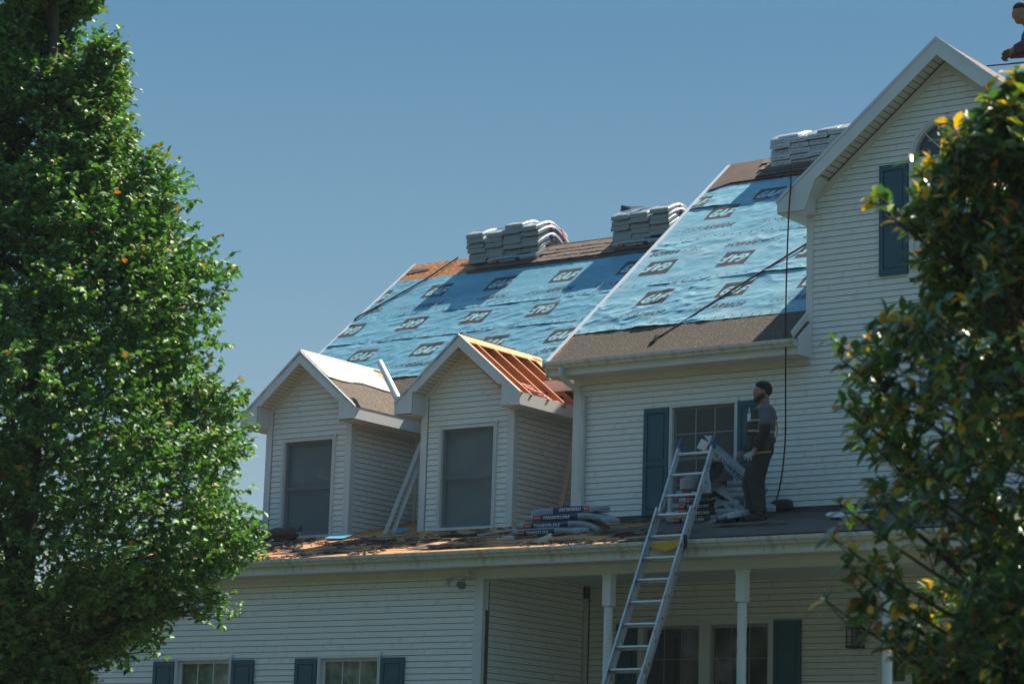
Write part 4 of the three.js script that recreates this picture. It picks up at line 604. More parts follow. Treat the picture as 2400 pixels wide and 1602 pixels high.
{ // creased strip of flashing beside the roof step
  const a = rL(-1.02, 2.42, .02), b = rL(-.33, 3.06, .03); const l = [], n = 10; for (let i = 0; i < n; i++) for (let k = 0; k < 6; k++) { const P = (t, q) => { const w = .17 * (1 - t) + .02, th = Math.PI * q / 6; const c = [a[0] + (b[0] - a[0]) * t, a[1] + (b[1] - a[1]) * t, a[2] + (b[2] - a[2]) * t]; return [c[0] - w * Math.cos(th) * .95, c[1] + w * .62 * Math.sin(th), c[2] + w * .75 * Math.cos(th) * -.4 + w * .5 * Math.sin(th)]; }; l.push([P(i / n, k), P((i + 1) / n, k), P((i + 1) / n, k + 1), P(i / n, k + 1)]); }
  one('valley_flashing', quads(l), M.galv, 'folded pale flashing sheet beside the step between the two blue roofs', 'flashing');
}
one('flashing_piece', extrude([[4.28, 1.0], [4.42, .95], [4.6, 1.2], [5.0, 1.25], [5.02, 1.4], [4.55, 1.38], [4.34, 1.2]], .012, (a, b, d) => onLow(a, b, .05 + d + .05 * Math.max(0, 4.6 - a))), M.plastic, 'bent white flashing scrap on the dark roof near the right bush', 'scrap');
one('underlayment_scrap', extrude([[4.55, 1.1], [5.0, 1.05], [4.95, 1.2], [4.6, 1.22]], .006, (a, b, d) => onLow(a, b, .09 + d)), std({ rgb: [.1, .4, .5] }), 'blue scrap lying on the white flashing near the right bush', 'scrap');
for (const [x, z, w, l] of [[-3.62, .42, .2, 'blue underlayment scrap at the foot of the left dormer wall'], [-2.9, .0, .12, 'small blue underlayment scrap left of the right dormer']]) one('underlayment_scrap', extrude([[x - w, z - .1], [x + w, z - .12], [x + w * .9, z + .1], [x - w * .7, z + .12]], .004, (a, b, d) => onLow(a, b, .03 + d + .35 * Math.max(0, z - b) + .02 * Math.sin(a * 30))), std({ rgb: [.05, .3, .48], roughness: .6 }), l, 'scrap');
one('grey_cable', tube([onLow(-.72, 1.15, .03), onLow(-.4, .8, .04), onLow(-.1, .5, .03), onLow(.3, .25, .05)].map((p, i) => i ? p : p), .016, 24), M.lining, 'grey cable lying in front of the right dormer corner', 'cable');
{ const o = thing('water_bottle', onLow(.15, 1.72, .03), 'crumpled clear plastic water bottle lying on the boards', 'bottle', null, false); o.rotation.set(0, .25, 0); const pr = [[0, -.11], [.034, -.108], [.036, -.06], [.03, -.045], [.036, -.03], [.031, -.01], [.036, .01], [.03, .04], [.014, .08], [.013, .1], [0, .1]]; mesh('bottle', uvm(new THREE.LatheGeometry(pr.map((p) => new THREE.Vector2(...p)), 12).rotateZ(Math.PI / 2).toNonIndexed()), std({ phys: true, roughness: .15, transmission: .7, thickness: 0, rgb: [.75, .8, .85] }), o); mesh('bottle_cap', rod([-.1, 0, 0], [-.118, 0, 0], .015), M.plastic, o); }
one('flashing_piece', bar(onLow(.95, 2.2, .01), onLow(1.08, 2.08, .09), .05, .01, [0, 1, .5]), M.plastic, 'short white trim offcut propped near the gutter', 'scrap');
{ // tool belt heaped before the left dormer window
  const o = thing('tool_belt', [-4.86, lowY(.2), .2], 'brown leather tool belt heaped below the left dormer window', 'tool belt'), lea = std({ roughness: .8, map: tex(128, (u, v) => lerp3([.05, .022, .014], [.13, .055, .032], fbm(u * 6, v * 6, 6, 83, 4))) });
  const lump = (x, y, z, a, b, c, m, sd) => { const g = new THREE.SphereGeometry(1, 20, 14), p = g.attributes.position; for (let i = 0; i < p.count; i++) { const k = .78 + .45 * noise3(p.getX(i) * 1.7 + sd, p.getY(i) * 1.7 + 3, p.getZ(i) * 1.7 + 7, sd); p.setXYZ(i, p.getX(i) * a * k, p.getY(i) * b * k, p.getZ(i) * c * k); } g.computeVertexNormals(); return uvm(g.translate(x, y, z)); }; const y = lowY(.2);
  mesh('pouch', lump(-4.9, y + .08, .2, .16, .11, .11, lea, 3), lea, o); mesh('pouch', lump(-4.7, y + .09, .16, .13, .1, .1, lea, 5), lea, o); mesh('pouch', lump(-5.06, y + .07, .14, .1, .09, .1, lea, 8), M.dark, o);
  mesh('strap', tube([[-4.6, y + .1, .15], [-4.52, y + .2, .12], [-4.5, y + .1, .2], [-4.6, y + .02, .3], [-4.8, y + .01, .34]], .014, 20), M.dark, o); mesh('buckle', uvm(new THREE.TorusGeometry(.03, .007, 6, 12).translate(-4.5, y + .08, .22)), M.aluPlain, o);
}
{ // scraps too many to count
  const shapes = [[.05, .006, .035], [.11, .008, .06], [.03, .012, .025]].map((s) => new THREE.BoxGeometry(...s)), mats = [M.shingle, M.felt, M.shingle];
  const g = tag(new THREE.Group(), 'dark shingle crumbs and torn felt strewn over the boards', 'debris', null, 'stuff'); g.name = 'roof_debris'; scene.add(g);
  shapes.forEach((s, k) => { const n = [420, 150, 800][k], m = new THREE.InstancedMesh(s, mats[k], n); for (let i = 0; i < n; i++) { let x, z; do { x = rr(-6.5, 3.2); z = Math.pow(rnd(), .7) * 2.6; } while (noise3(x * 1.9 + 20, z * 4.5 + 20, 3, 5) < .5 + .08 * rnd()); const q = new THREE.Quaternion().setFromEuler(new THREE.Euler(rr(-.4, .4) + .23, rr(-.5, .5) + (rnd() < .2 ? rr(0, 3) : 0), rr(-.3, .3))); const w = rr(.3, 1.3); m.setMatrixAt(i, new THREE.Matrix4().compose(V(...onLow(x, Math.min(2.55, Math.max(.05, z)), .008 + rnd() * .008)), q, V(w * rr(.7, 2.4), w, w * rr(.6, 1.2)))); } m.name = 'crumbs'; m.userData.kind = 'stuff'; m.castShadow = m.receiveShadow = true; g.add(m); });
  const rag = []; for (let i = 0; i < 46; i++) { const x = rr(-6.2, 2.4), z = rr(.15, 2.3), a = rr(.1, .45), b = rr(.03, .1), n = 11, o = i * 3.1; rag.push(extrude(Array.from({ length: n }, (_, k) => { const t = k / n * 6.283, r = .5 + .9 * hash(k, i, 7); return [x + a * r * Math.cos(t), z + b * r * Math.sin(t)]; }), .005, (p, q, d) => onLow(p, q, .012 + d + .03 * noise3(p * 9 + 60, q * 14 + 20, o, 3)))); }
  const rm = mesh('felt_rags', rag, M.shingle, g); rm.userData.kind = 'stuff';
}
for (const [x, z, w, d, l] of [[2.2, 1.75, .5, .16, 'curled strip of old shingles behind the ladder foot'], [2.75, 1.9, .35, .12, 'short curled shingle strip right of the ladder at the gutter'], [1.75, 1.5, .3, .14, 'torn felt strip left of the ladder'], [-1.0, .9, .45, .08, 'long dark felt strip below the right dormer'], [-2.7, 1.1, .6, .07, 'long dark felt strip below the gap between the dormers'], [-3.9, 1.6, .5, .09, 'dark felt strip in the sun below the left dormer'], [3.5, 1.5, .5, .1, 'loose shingle strip in front of the roofer']]) one('old_shingle_strip', extrude(Array.from({ length: 13 }, (_, i) => [x - w + 2 * w * i / 12, z + d * (.5 + .35 * Math.sin(i * 2.1 + x))]).concat(Array.from({ length: 13 }, (_, i) => [x + w - 2 * w * i / 12, z - d * (.5 + .3 * Math.sin(i * 1.7 + x * 3))])), .008, (a, b, q) => onLow(a, b, .014 + q + .03 * Math.abs(Math.sin((a - x) * 7)))), M.shingle, l, 'old shingles');
{ // twin floodlight under the eave
  const o = thing('floodlight', [.02, 4.69, 2.3], 'twin outdoor floodlight under the eave left of the first porch column', 'floodlight');
  mesh('base', rod([-.02, 4.7, 2.262], [-.02, 4.7, 2.3], .045, .045, 14), M.trim, o);
  const head = (a, b) => { const pts = [[.02, 0], [.026, .03], [.03, .06], [.06, .11], [.063, .125], [0, .115]].map((p) => new THREE.Vector2(...p)), g = new THREE.LatheGeometry(pts, 16), d = V(...b).sub(V(...a)).normalize(); g.applyQuaternion(new THREE.Quaternion().setFromUnitVectors(V(0, 1, 0), d)); return uvm(g.translate(...a).toNonIndexed()); };
  mesh('arm', [tube([[-.03, 4.69, 2.3], [-.1, 4.69, 2.34], [-.16, 4.66, 2.36]], .009, 8), tube([[-.01, 4.68, 2.3], [-.0, 4.64, 2.34], [-.0, 4.63, 2.36]], .009, 6)], M.aluPlain, o);
  mesh('lamp_head', head([-.15, 4.67, 2.36], [-.28, 4.55, 2.5]), M.aluPlain, o); mesh('lamp_head', head([.0, 4.65, 2.36], [.04, 4.53, 2.5]), M.aluPlain, o);
}
{ const o = thing('wall_lantern', [4.17, 4.05, .05], 'black framed wall lantern on the porch wall by the right bush', 'lantern'); mesh('frame', [...[[4.09, .06], [4.25, .06], [4.09, .2], [4.25, .2]].map(([x, z]) => box(x - .006, x + .006, 3.94, 4.15, z - .006, z + .006)), box(4.08, 4.26, 4.15, 4.17, .05, .21), box(4.08, 4.26, 3.92, 3.94, .05, .21), box(4.13, 4.21, 3.98, 4.12, 0, .05), uvm(new THREE.ConeGeometry(.11, .1, 4).rotateY(Math.PI / 4).translate(4.17, 4.22, .13))], M.dark, o); mesh('pane', [box(4.096, 4.244, 3.941, 4.149, .058, .061), box(4.096, 4.244, 3.941, 4.149, .198, .201)], M.glass, o); }
{ // neighbour's low outbuilding at the left edge
  const o = thing('outbuilding', [-13, 0, -4.5], 'low outbuilding with a pale flat roof edge, left of the house', 'outbuilding'); mesh('roof', exZ([[-18, 3.55], [-11, 4.42], [-11, 4.55], [-18, 3.68]], -7, -4.3), M.plastic, o); mesh('fascia', exZ([[-18, 3.53], [-11, 4.4], [-11, 4.5], [-18, 3.64]], -4.299, -4.27), M.trim, o); mesh('wall', [box(-17, -11.1, -.2, 3.6, -6.8, -4.8)], M.dark, o);
}
// ---------- people: one smooth surface per body or garment, meshed from a distance field ----------
function field(prims, lo, hi, cell, k = .03, cut = null) { // naive surface nets
  const n = [0, 1, 2].map((i) => Math.ceil((hi[i] - lo[i]) / cell) + 1), [nx, ny, nz] = n, F = new Float32Array(nx * ny * nz), at = (i, j, l) => i + nx * (j + ny * l);
  const P = prims.map((p) => p.e ? p : { a: p[0], b: p[1], ra: p[2], rb: p[3] ?? p[2] });
  const dist = (x, y, z) => { let d = 9; for (const p of P) { let q; if (p.e) { const c = p.e, r = p.r, t = p.tilt ?? 0, dx = x - c[0], dy = y - c[1], X = dx * Math.cos(t) + dy * Math.sin(t), Y = -dx * Math.sin(t) + dy * Math.cos(t), u = X / r[0], v = Y / r[1], w = (z - c[2]) / r[2], m = Math.sqrt(u * u + v * v + w * w); q = (m - 1) * Math.min(r[0], r[1], r[2]); } else { const { a, b, ra, rb } = p, bx = b[0] - a[0], by = b[1] - a[1], bz = b[2] - a[2], px = x - a[0], py = y - a[1], pz = z - a[2], L = bx * bx + by * by + bz * bz || 1e-9, t = Math.min(1, Math.max(0, (px * bx + py * by + pz * bz) / L)); q = Math.hypot(px - bx * t, py - by * t, pz - bz * t) - (ra + (rb - ra) * t); }
    const kk = p.k ?? k, h = Math.max(0, kk - Math.abs(d - q)) / kk; d = Math.min(d, q) - h * h * kk * .25; } return cut ? Math.max(d, cut(x, y, z)) : d; };
  for (let l = 0; l < nz; l++) for (let j = 0; j < ny; j++) for (let i = 0; i < nx; i++) F[at(i, j, l)] = dist(lo[0] + i * cell, lo[1] + j * cell, lo[2] + l * cell);
  const id = new Int32Array(nx * ny * nz).fill(-1), pos = [], idx = [];
  for (let l = 0; l < nz - 1; l++) for (let j = 0; j < ny - 1; j++) for (let i = 0; i < nx - 1; i++) {
    let m = 0, c = 0, sx = 0, sy = 0, sz = 0; const v = []; for (let q = 0; q < 8; q++) { const f = F[at(i + (q & 1), j + (q >> 1 & 1), l + (q >> 2))]; v.push(f); if (f < 0) m |= 1 << q; }
    if (m === 0 || m === 255) continue;
    for (const [a, b] of [[0, 1], [2, 3], [4, 5], [6, 7], [0, 2], [1, 3], [4, 6], [5, 7], [0, 4], [1, 5], [2, 6], [3, 7]]) { if ((v[a] < 0) === (v[b] < 0)) continue; const t = v[a] / (v[a] - v[b]); sx += (a & 1) + t * ((b & 1) - (a & 1)); sy += (a >> 1 & 1) + t * ((b >> 1 & 1) - (a >> 1 & 1)); sz += (a >> 2) + t * ((b >> 2) - (a >> 2)); c++; }
    id[at(i, j, l)] = pos.length / 3; pos.push(lo[0] + (i + sx / c) * cell, lo[1] + (j + sy / c) * cell, lo[2] + (l + sz / c) * cell);
  }
  const q4 = (a, b, c, d, f) => { if (a < 0 || b < 0 || c < 0 || d < 0) return; f ? idx.push(a, b, c, a, c, d) : idx.push(a, c, b, a, d, c); };
  for (let l = 1; l < nz - 1; l++) for (let j = 1; j < ny - 1; j++) for (let i = 1; i < nx - 1; i++) {
    const s = F[at(i, j, l)] < 0;
    if (s !== F[at(i + 1, j, l)] < 0) q4(id[at(i, j - 1, l - 1)], id[at(i, j, l - 1)], id[at(i, j, l)], id[at(i, j - 1, l)], s);
    if (s !== F[at(i, j + 1, l)] < 0) q4(id[at(i - 1, j, l - 1)], id[at(i - 1, j, l)], id[at(i, j, l)], id[at(i, j, l - 1)], s);
    if (s !== F[at(i, j, l + 1)] < 0) q4(id[at(i - 1, j - 1, l)], id[at(i, j - 1, l)], id[at(i, j, l)], id[at(i - 1, j, l)], s);
  }
  const g = new THREE.BufferGeometry(); g.setAttribute('position', new THREE.Float32BufferAttribute(pos, 3)); g.setIndex(idx); g.computeVertexNormals();
  const uv = new Float32Array(pos.length / 3 * 2); for (let i = 0; i < pos.length / 3; i++) { uv[i * 2] = pos[i * 3] + pos[i * 3 + 2] * .7; uv[i * 2 + 1] = pos[i * 3 + 1]; } g.setAttribute('uv', new THREE.BufferAttribute(uv, 2)); return g;
}
const cloth = (a, b, s) => std({ roughness: .92, map: tex(128, (u, v) => lerp3(a, b, fbm(u * 8, v * 8, 8, s, 5))), bumpMap: tex(128, (u, v) => fbm(u * 5, v * 5, 5, s + 3, 4), { srgb: false }), bumpScale: .02 });
const SK = std({ roughness: .6, map: tex(128, (u, v) => lerp3([.22, .11, .07], [.33, .17, .115], fbm(u * 6, v * 6, 6, 111, 4))) });
const HAIR = std({ roughness: .85, map: tex(128, (u, v) => lerp3([.006, .005, .005], [.022, .018, .016], fbm(u * 20, v * 20, 20, 113, 3))) });
const add3 = (a, b) => a.map((x, i) => x + b[i]);
const grow = (prims, d) => prims.map((p) => p.e ? { ...p, r: p.r.map((x) => x + d) } : [p[0], p[1], p[2] + d, (p[3] ?? p[2]) + d]);
function head(c, t) { // skull, jaw, nose, brow, lips, ears; t = nod forward
  const R = (x, y, z) => [c[0] + x * Math.cos(t) + y * Math.sin(t), c[1] - x * Math.sin(t) + y * Math.cos(t), c[2] + z];
  const sk = [{ e: R(-.012, .03, 0), r: [.098, .092, .078], tilt: -t }, { e: R(.03, -.03, 0), r: [.066, .082, .064], tilt: -t }, [R(.062, -.088, 0), R(.05, -.084, 0), .028, .032], [R(.02, -.078, .04), R(.055, -.088, .016), .024, .024], [R(.02, -.078, -.04), R(.055, -.088, -.016), .024, .024], { ...{ e: R(.083, .028, 0), r: [.018, .012, .05], tilt: -t }, k: .02 }, { e: R(.094, -.012, 0), r: [.016, .028, .013], tilt: -t - .35, k: .014 }, { e: R(.104, -.026, 0), r: [.013, .011, .017], tilt: -t, k: .012 }, { e: R(.089, -.056, 0), r: [.012, .007, .023], tilt: -t, k: .008 }, { e: R(.087, -.069, 0), r: [.012, .007, .02], tilt: -t, k: .008 }];
  for (const s of [-1, 1]) sk.push({ e: R(-.006, -.004, s * .079), r: [.02, .032, .009], tilt: -t + .2, k: .008 }, { e: R(.062, -.02, s * .045), r: [.022, .018, .018], tilt: -t, k: .03 });
  return { sk, R };
}
function hand(w, palm, tips, thumb, r = .0095) { // wrist, palm end, four finger tips with bends, thumb
  const l = [[w, palm, .026, .03]], out = []; const side = tips.sp;
  tips.t.forEach((tp, i) => { const root = add3(palm, side.map((x) => x * (i - 1.5) * .019)), mid = [0, 1, 2].map((q) => root[q] + (tp[q] - root[q]) * .5 + tips.bend[q]); l.push([root, mid, r * 1.1, r], [mid, tp, r, r * .8]); });
  const tr = [0, 1, 2].map((q) => w[q] + (palm[q] - w[q]) * .45 + side[q] * -.03); l.push([tr, thumb[0], r * 1.3, r * 1.1], [thumb[0], thumb[1], r * 1.1, r * .9]); return l;
}
const FACE_LEFT = Math.PI + .6239;
function person(pos, label, group) { const o = thing('person', pos, label, 'person', group, false); o.rotation.y = FACE_LEFT; return o; }
{ // the roofer standing by the window, seen from his left
  const o = person([3.25, lowY(.88) - .005, .88], 'roofer with dark beard in grey t-shirt and harness standing in profile before window');
  const { sk, R } = head([-.035, 1.575, 0], .02);
  const neck = [[[-.055, 1.5, 0], [-.07, 1.36, 0], .06, .066]];
  const torso = []; for (const s of [-1, 1]) torso.push([[-.065, 1.285, s * .085], [-.045, 1.06, s * .07], .118, .112], [[-.045, 1.06, s * .07], [-.05, .92, s * .08], .112, .122], [[-.07, 1.345, s * .05], [-.06, 1.325, s * .17], .058, .062]);
  torso.push([[.01, 1.24, 0], [.025, 1.08, 0], .105, .108]);
  const armL = [[[-.06, 1.32, -.19], [-.045, 1.05, -.235], .057, .045], [[-.045, 1.05, -.235], [.075, .82, -.225], .045, .031]], armR = [[[-.06, 1.32, .19], [-.0, 1.05, .24], .057, .045], [[-.0, 1.05, .24], [.15, .87, .2], .045, .031]];
  const legs = []; for (const [s, kx, ax] of [[-1, .035, -.015], [1, .085, .05]]) legs.push([[-.045, .9, s * .085], [kx, .49, s * .1], .1, .072], [[kx, .49, s * .1], [ax, .1, s * .1], .07, .052]);
  mesh('body', field([...sk, ...neck, ...torso, ...armL, ...armR, ...legs], [-.25, .02, -.36], [.3, 1.76, .36], .012), SK, o);
  mesh('head', field([...sk, ...neck], [-.18, 1.38, -.13], [.14, 1.74, .13], .005, .018), SK, o);
  const hr = [{ e: R(-.022, .034, 0), r: [.101, .1, .086] }, { e: R(.002, .088, 0), r: [.078, .046, .064] }];
  mesh('hair', field(hr, [-.22, 1.42, -.14], [.16, 1.78, .14], .006, .03, (x, y, z) => (.014 + (x + .035) * .75) - (y - 1.575) + -.004 + .02 * (noise3(x * 60 + 30, y * 60, z * 80 + 30, 3) - .5)), HAIR, o);
  mesh('beard', field([[R(.078, -.06, 0), R(.074, -.1, 0), .026, .03], [R(.07, -.1, 0), R(.005, -.065, .058), .032, .026], [R(.07, -.1, 0), R(.005, -.065, -.058), .032, .026], [R(.052, -.085, .046), R(.0, -.05, .07), .03, .022], [R(.052, -.085, -.046), R(.0, -.05, -.07), .03, .022], [R(.005, -.06, .062), R(-.0, .03, .072), .021, .013], [R(.005, -.06, -.062), R(-.0, .03, -.072), .021, .013], [R(.096, -.044, .014), R(.096, -.044, -.014), .008]], [-.1, 1.4, -.13], [.13, 1.64, .13], .005, .014), HAIR, o);
  for (const s of [-1, 1]) mesh('eye', uvm(new THREE.SphereGeometry(.011, 10, 8).translate(...R(.073, .01, s * .032)).toNonIndexed()), M.plastic, o);
  const shirt = cloth([.07, .075, .085], [.13, .14, .155], 121);
  mesh('t_shirt', field([...grow(torso, .014), [[-.07, 1.38, 0], [-.065, 1.34, 0], .07, .08], ...[-1, 1].map((s) => [[-.06, 1.32, s * .185], [-.05, 1.16, s * .222], .07, .066])], [-.26, .88, -.36], [.22, 1.46, .36], .011, .03, (x, y) => Math.max(.93 - y, y - 1.43)), shirt, o);
  { const t = canvasTex(128, 128, (c) => { c.clearRect(0, 0, 128, 128); c.fillStyle = '#0d0e11'; c.fillRect(0, 0, 128, 128); c.fillStyle = '#b9bec4'; c.font = 'bold 34px sans-serif'; c.textAlign = 'center'; c.fillText('ROOF', 64, 50); c.fillText('ING', 64, 92); }); t.needsUpdate = true; mesh('shirt_print', quads([[[-.125, 1.335, -.185], [-.185, 1.33, -.12], [-.195, 1.22, -.1], [-.14, 1.225, -.175]]]), std({ rgb: [.42, .44, .47], roughness: .8 }), o); }
  mesh('sleeve', field(grow(armL, .016), [-.2, .78, -.36], [.2, 1.4, -.12], .01, .02, (x, y) => Math.max(y - 1.2, .845 - y + x * .25)), cloth([.008, .008, .01], [.018, .018, .02], 122), o);
  mesh('sleeve', field(grow(armR, .016), [-.2, .8, .12], [.26, 1.4, .36], .01, .02, (x, y) => Math.max(y - 1.2, .88 - y)), cloth([.008, .008, .01], [.018, .018, .02], 122), o);
  mesh('trousers', field([...grow(legs, .026), ...[-1, 1].map((s) => [[-.045, 1.0, s * .06], [-.05, .86, s * .08], .115, .118])], [-.28, .05, -.3], [.26, 1.1, .3], .012, .03, (x, y) => Math.max(y - 1.01, .1 - y)), cloth([.012, .014, .015], [.034, .037, .04], 123), o);
  for (const [s, ax] of [[-1, -.015], [1, .05]]) { mesh('boot', field([[[ax, .17, s * .1], [ax - .005, .06, s * .1], .05, .048], [[ax - .03, .045, s * .1], [ax + .15, .035, s * .105], .045, .036], [[ax - .03, .02, s * .1], [ax + .15, .02, s * .105], .04, .036]], [-.15, -.03, -.22], [.3, .24, .22], .01, .03, (x, y) => Math.max(-y, y - .19)), cloth([.02, .014, .01], [.045, .03, .02], 124), o); }
  const gl = std({ roughness: .8, map: tex(64, (u, v) => lerp3([.22, .22, .21], [.42, .42, .4], fbm(u * 10, v * 10, 10, 125, 4))) });
  mesh('glove', field(hand([.075, .825, -.225], [.125, .762, -.225], { t: [[.205, .752, -.225], [.19, .716, -.24], [.15, .7, -.25], [.112, .704, -.258]], sp: [-.55, -.15, -.75], bend: [.008, .008, 0] }, [[.14, .8, -.2], [.175, .785, -.19]], .011), [0, .66, -.3], [.24, .88, -.14], .0045, .012), gl, o);
  mesh('glove', field(hand([.15, .875, .2], [.2, .82, .2], { t: [[.255, .77, .2], [.24, .755, .21], [.215, .75, .22], [.19, .755, .225]], sp: [-.55, -.15, .75], bend: [.012, .004, 0] }, [[.21, .86, .17], [.245, .84, .165]], .011), [.08, .7, .12], [.32, .94, .28], .005, .012), gl, o);
  // fall harness: shoulder straps, back pad, waist belt, pouches
  const wj = (pts, r = .012) => tube(pts, r, 30, 6);
  mesh('harness_strap', [-1, 1].map((s) => wj([[.075, 1.02, s * .08], [.085, 1.2, s * .1], [.03, 1.37, s * .11], [-.06, 1.405, s * .105], [-.155, 1.35, s * .09], [-.19, 1.25, s * .05], [-.175, 1.1, s * .03], [-.14, 1.0, s * .05]])), M.yellow, o);
  const vest = cloth([.02, .016, .012], [.07, .05, .035], 126);
  mesh('vest', field(grow(torso, .026), [-.28, 1.0, -.3], [.25, 1.4, .3], .012, .03, (x, y, z) => Math.max(1.03 - y, y - 1.36, .035 - x, Math.abs(z) - .17)), vest, o);
  mesh('back_pad', field([[[-.185, 1.27, 0], [-.165, 1.1, 0], .035, .03]], [-.26, 1.0, -.1], [-.1, 1.36, .1], .01), vest, o);
  mesh('tool_belt', field(grow(torso, .03), [-.3, .9, -.3], [.25, 1.05, .3], .012, .03, (x, y) => Math.abs(y - .985) - .03), M.dark, o);
  mesh('pouch', field([[[.1, .98, -.1], [.11, .88, -.1], .05, .055], [[-.06, .97, -.2], [-.06, .87, -.2], .045, .05]], [-.16, .78, -.3], [.22, 1.06, 0], .01, .02), vest, o);
  mesh('buckle', [uvm(new THREE.SphereGeometry(.028, 10, 8).translate(-.075, 1.01, -.19).toNonIndexed()), box(-.2, -.17, 1.13, 1.18, -.04, .04)], M.yellow, o);
  mesh('harness_strap', [wj([[.13, 1.2, -.12], [.06, 1.2, -.2], [-.05, 1.19, -.215], [-.15, 1.2, -.16], [-.195, 1.22, -.02]], .01), wj([[.14, 1.08, -.1], [.07, 1.07, -.19], [-.05, 1.06, -.205], [-.15, 1.07, -.15], [-.18, 1.08, 0]], .012)], M.lining, o);
  mesh('leg_strap', [-1, 1].map((s) => tube([[.09, .78, s * .1], [.03, .8, s * .215], [-.09, .82, s * .2], [-.15, .84, s * .09], [-.06, .83, s * .0], [.07, .79, s * .02]], .012, 30, 6, true)), M.yellow, o);
  mesh('tape_measure', box(-.02, .05, .93, .99, -.235, -.2), M.yellow, o); mesh('radio', [box(.115, .15, 1.2, 1.29, -.12, -.06), rod([.13, 1.29, -.1], [.13, 1.36, -.1], .006)], M.plastic, o);
  mesh('lanyard', wj([[-.19, 1.3, 0], [-.215, 1.15, -.04], [-.2, 1.02, -.08], [-.15, .98, -.12], [-.1, .99, -.2]], .009), M.yellow, o);
}
{ // the roofer on the gable, bending to a rope
  const o = person([6.67, 10.155, -.364], 'roofer with dark hair and purple sleeves bending over a rope above the gable');
  const c = [.51, 1.36, 0], { sk, R } = head(c, .3);
  const neck = [[[.47, 1.29, 0], [.4, 1.2, 0], .056, .064]], torso = [];
  for (const s of [-1, 1]) torso.push([[.34, 1.11, s * .08], [.14, .98, s * .065], .11, .1], [[.14, .98, s * .065], [-.03, .88, s * .08], .1, .112], [[.38, 1.16, s * .05], [.38, 1.14, s * .17], .055, .058]);
  const armL = [[[.39, 1.13, -.19], [.375, .985, -.21], .06, .048], [[.375, .985, -.21], [.64, .865, -.05], .05, .033]], armR = [[[.39, 1.13, .19], [.42, .93, .2], .06, .048], [[.42, .93, .2], [.65, .845, .05], .05, .033]];
  const legs = []; for (const s of [-1, 1]) legs.push([[-.03, .87, s * .09], [.16, .48, s * .13], .092, .062], [[.16, .48, s * .13], [.0 + s * .05, .1, s * .14], .06, .042], [[s * .05, .05, s * .14], [.14 + s * .05, .03, s * .15], .045, .036]);
  mesh('body', field([...sk, ...neck, ...torso, ...armL, ...armR, ...legs], [-.25, -.02, -.38], [.75, 1.56, .38], .012), SK, o);
  mesh('head', field([...sk, ...neck], [.33, 1.16, -.13], [.69, 1.56, .13], .005, .018), SK, o);
  mesh('hair', field([{ e: R(-.02, .042, 0), r: [.105, .097, .085], tilt: -.3 }], [.36, 1.25, -.14], [.7, 1.6, .14], .006, .03, (x, y, z) => { const dx = x - c[0], dy = y - c[1], X = dx * Math.cos(.3) - dy * Math.sin(.3), Y = dx * Math.sin(.3) + dy * Math.cos(.3); return -(Y - .05 - Math.max(0, X - .02) * .4 + Math.max(0, -X - .02) * 1.2) + .005 * (noise3(x * 90, y * 90, z * 90 + 30, 3) - .5); }), HAIR, o);
  mesh('eye', uvm(new THREE.SphereGeometry(.011, 10, 8).translate(...R(.073, .01, -.032)).toNonIndexed()), M.plastic, o);
  mesh('shirt', field(grow(torso, .016), [-.3, .7, -.36], [.56, 1.34, .36], .012, .03, (x, y) => .62 - x - y), cloth([.04, .06, .075], [.08, .11, .13], 131), o);
  const pur = cloth([.07, .022, .06], [.13, .045, .11], 132);
  mesh('sleeve', field(grow(armL, .014), [.2, .78, -.34], [.74, 1.26, 0], .009, .02, (x) => x - .615), pur, o); mesh('sleeve', field(grow(armR, .014), [.2, .76, 0], [.74, 1.26, .34], .009, .02, (x) => x - .625), pur, o);
  mesh('trousers', field(grow(legs, .02), [-.3, .05, -.38], [.4, 1.0, .38], .013, .03, (x, y) => .09 - y), cloth([.02, .02, .026], [.04, .04, .05], 133), o);
  const gl = cloth([.1, .045, .04], [.16, .075, .06], 134);
  mesh('hand', field([...hand([.63, .87, -.05], [.695, .845, -.03], { t: [[.725, .8, -.01], [.715, .79, .005], [.7, .785, .015], [.685, .785, .02]], sp: [-.3, -.9, .2], bend: [.022, -.002, -.008] }, [[.68, .88, -.02], [.715, .872, -.005]]), ...hand([.64, .845, .05], [.695, .81, .035], { t: [[.715, .77, .01], [.7, .76, 0], [.685, .755, -.01], [.67, .76, -.015]], sp: [-.3, -.9, -.2], bend: [.022, -.002, .008] }, [[.69, .85, .03], [.722, .838, .015]])], [.58, .7, -.12], [.78, .94, .12], .0045, .012), gl, o);
}
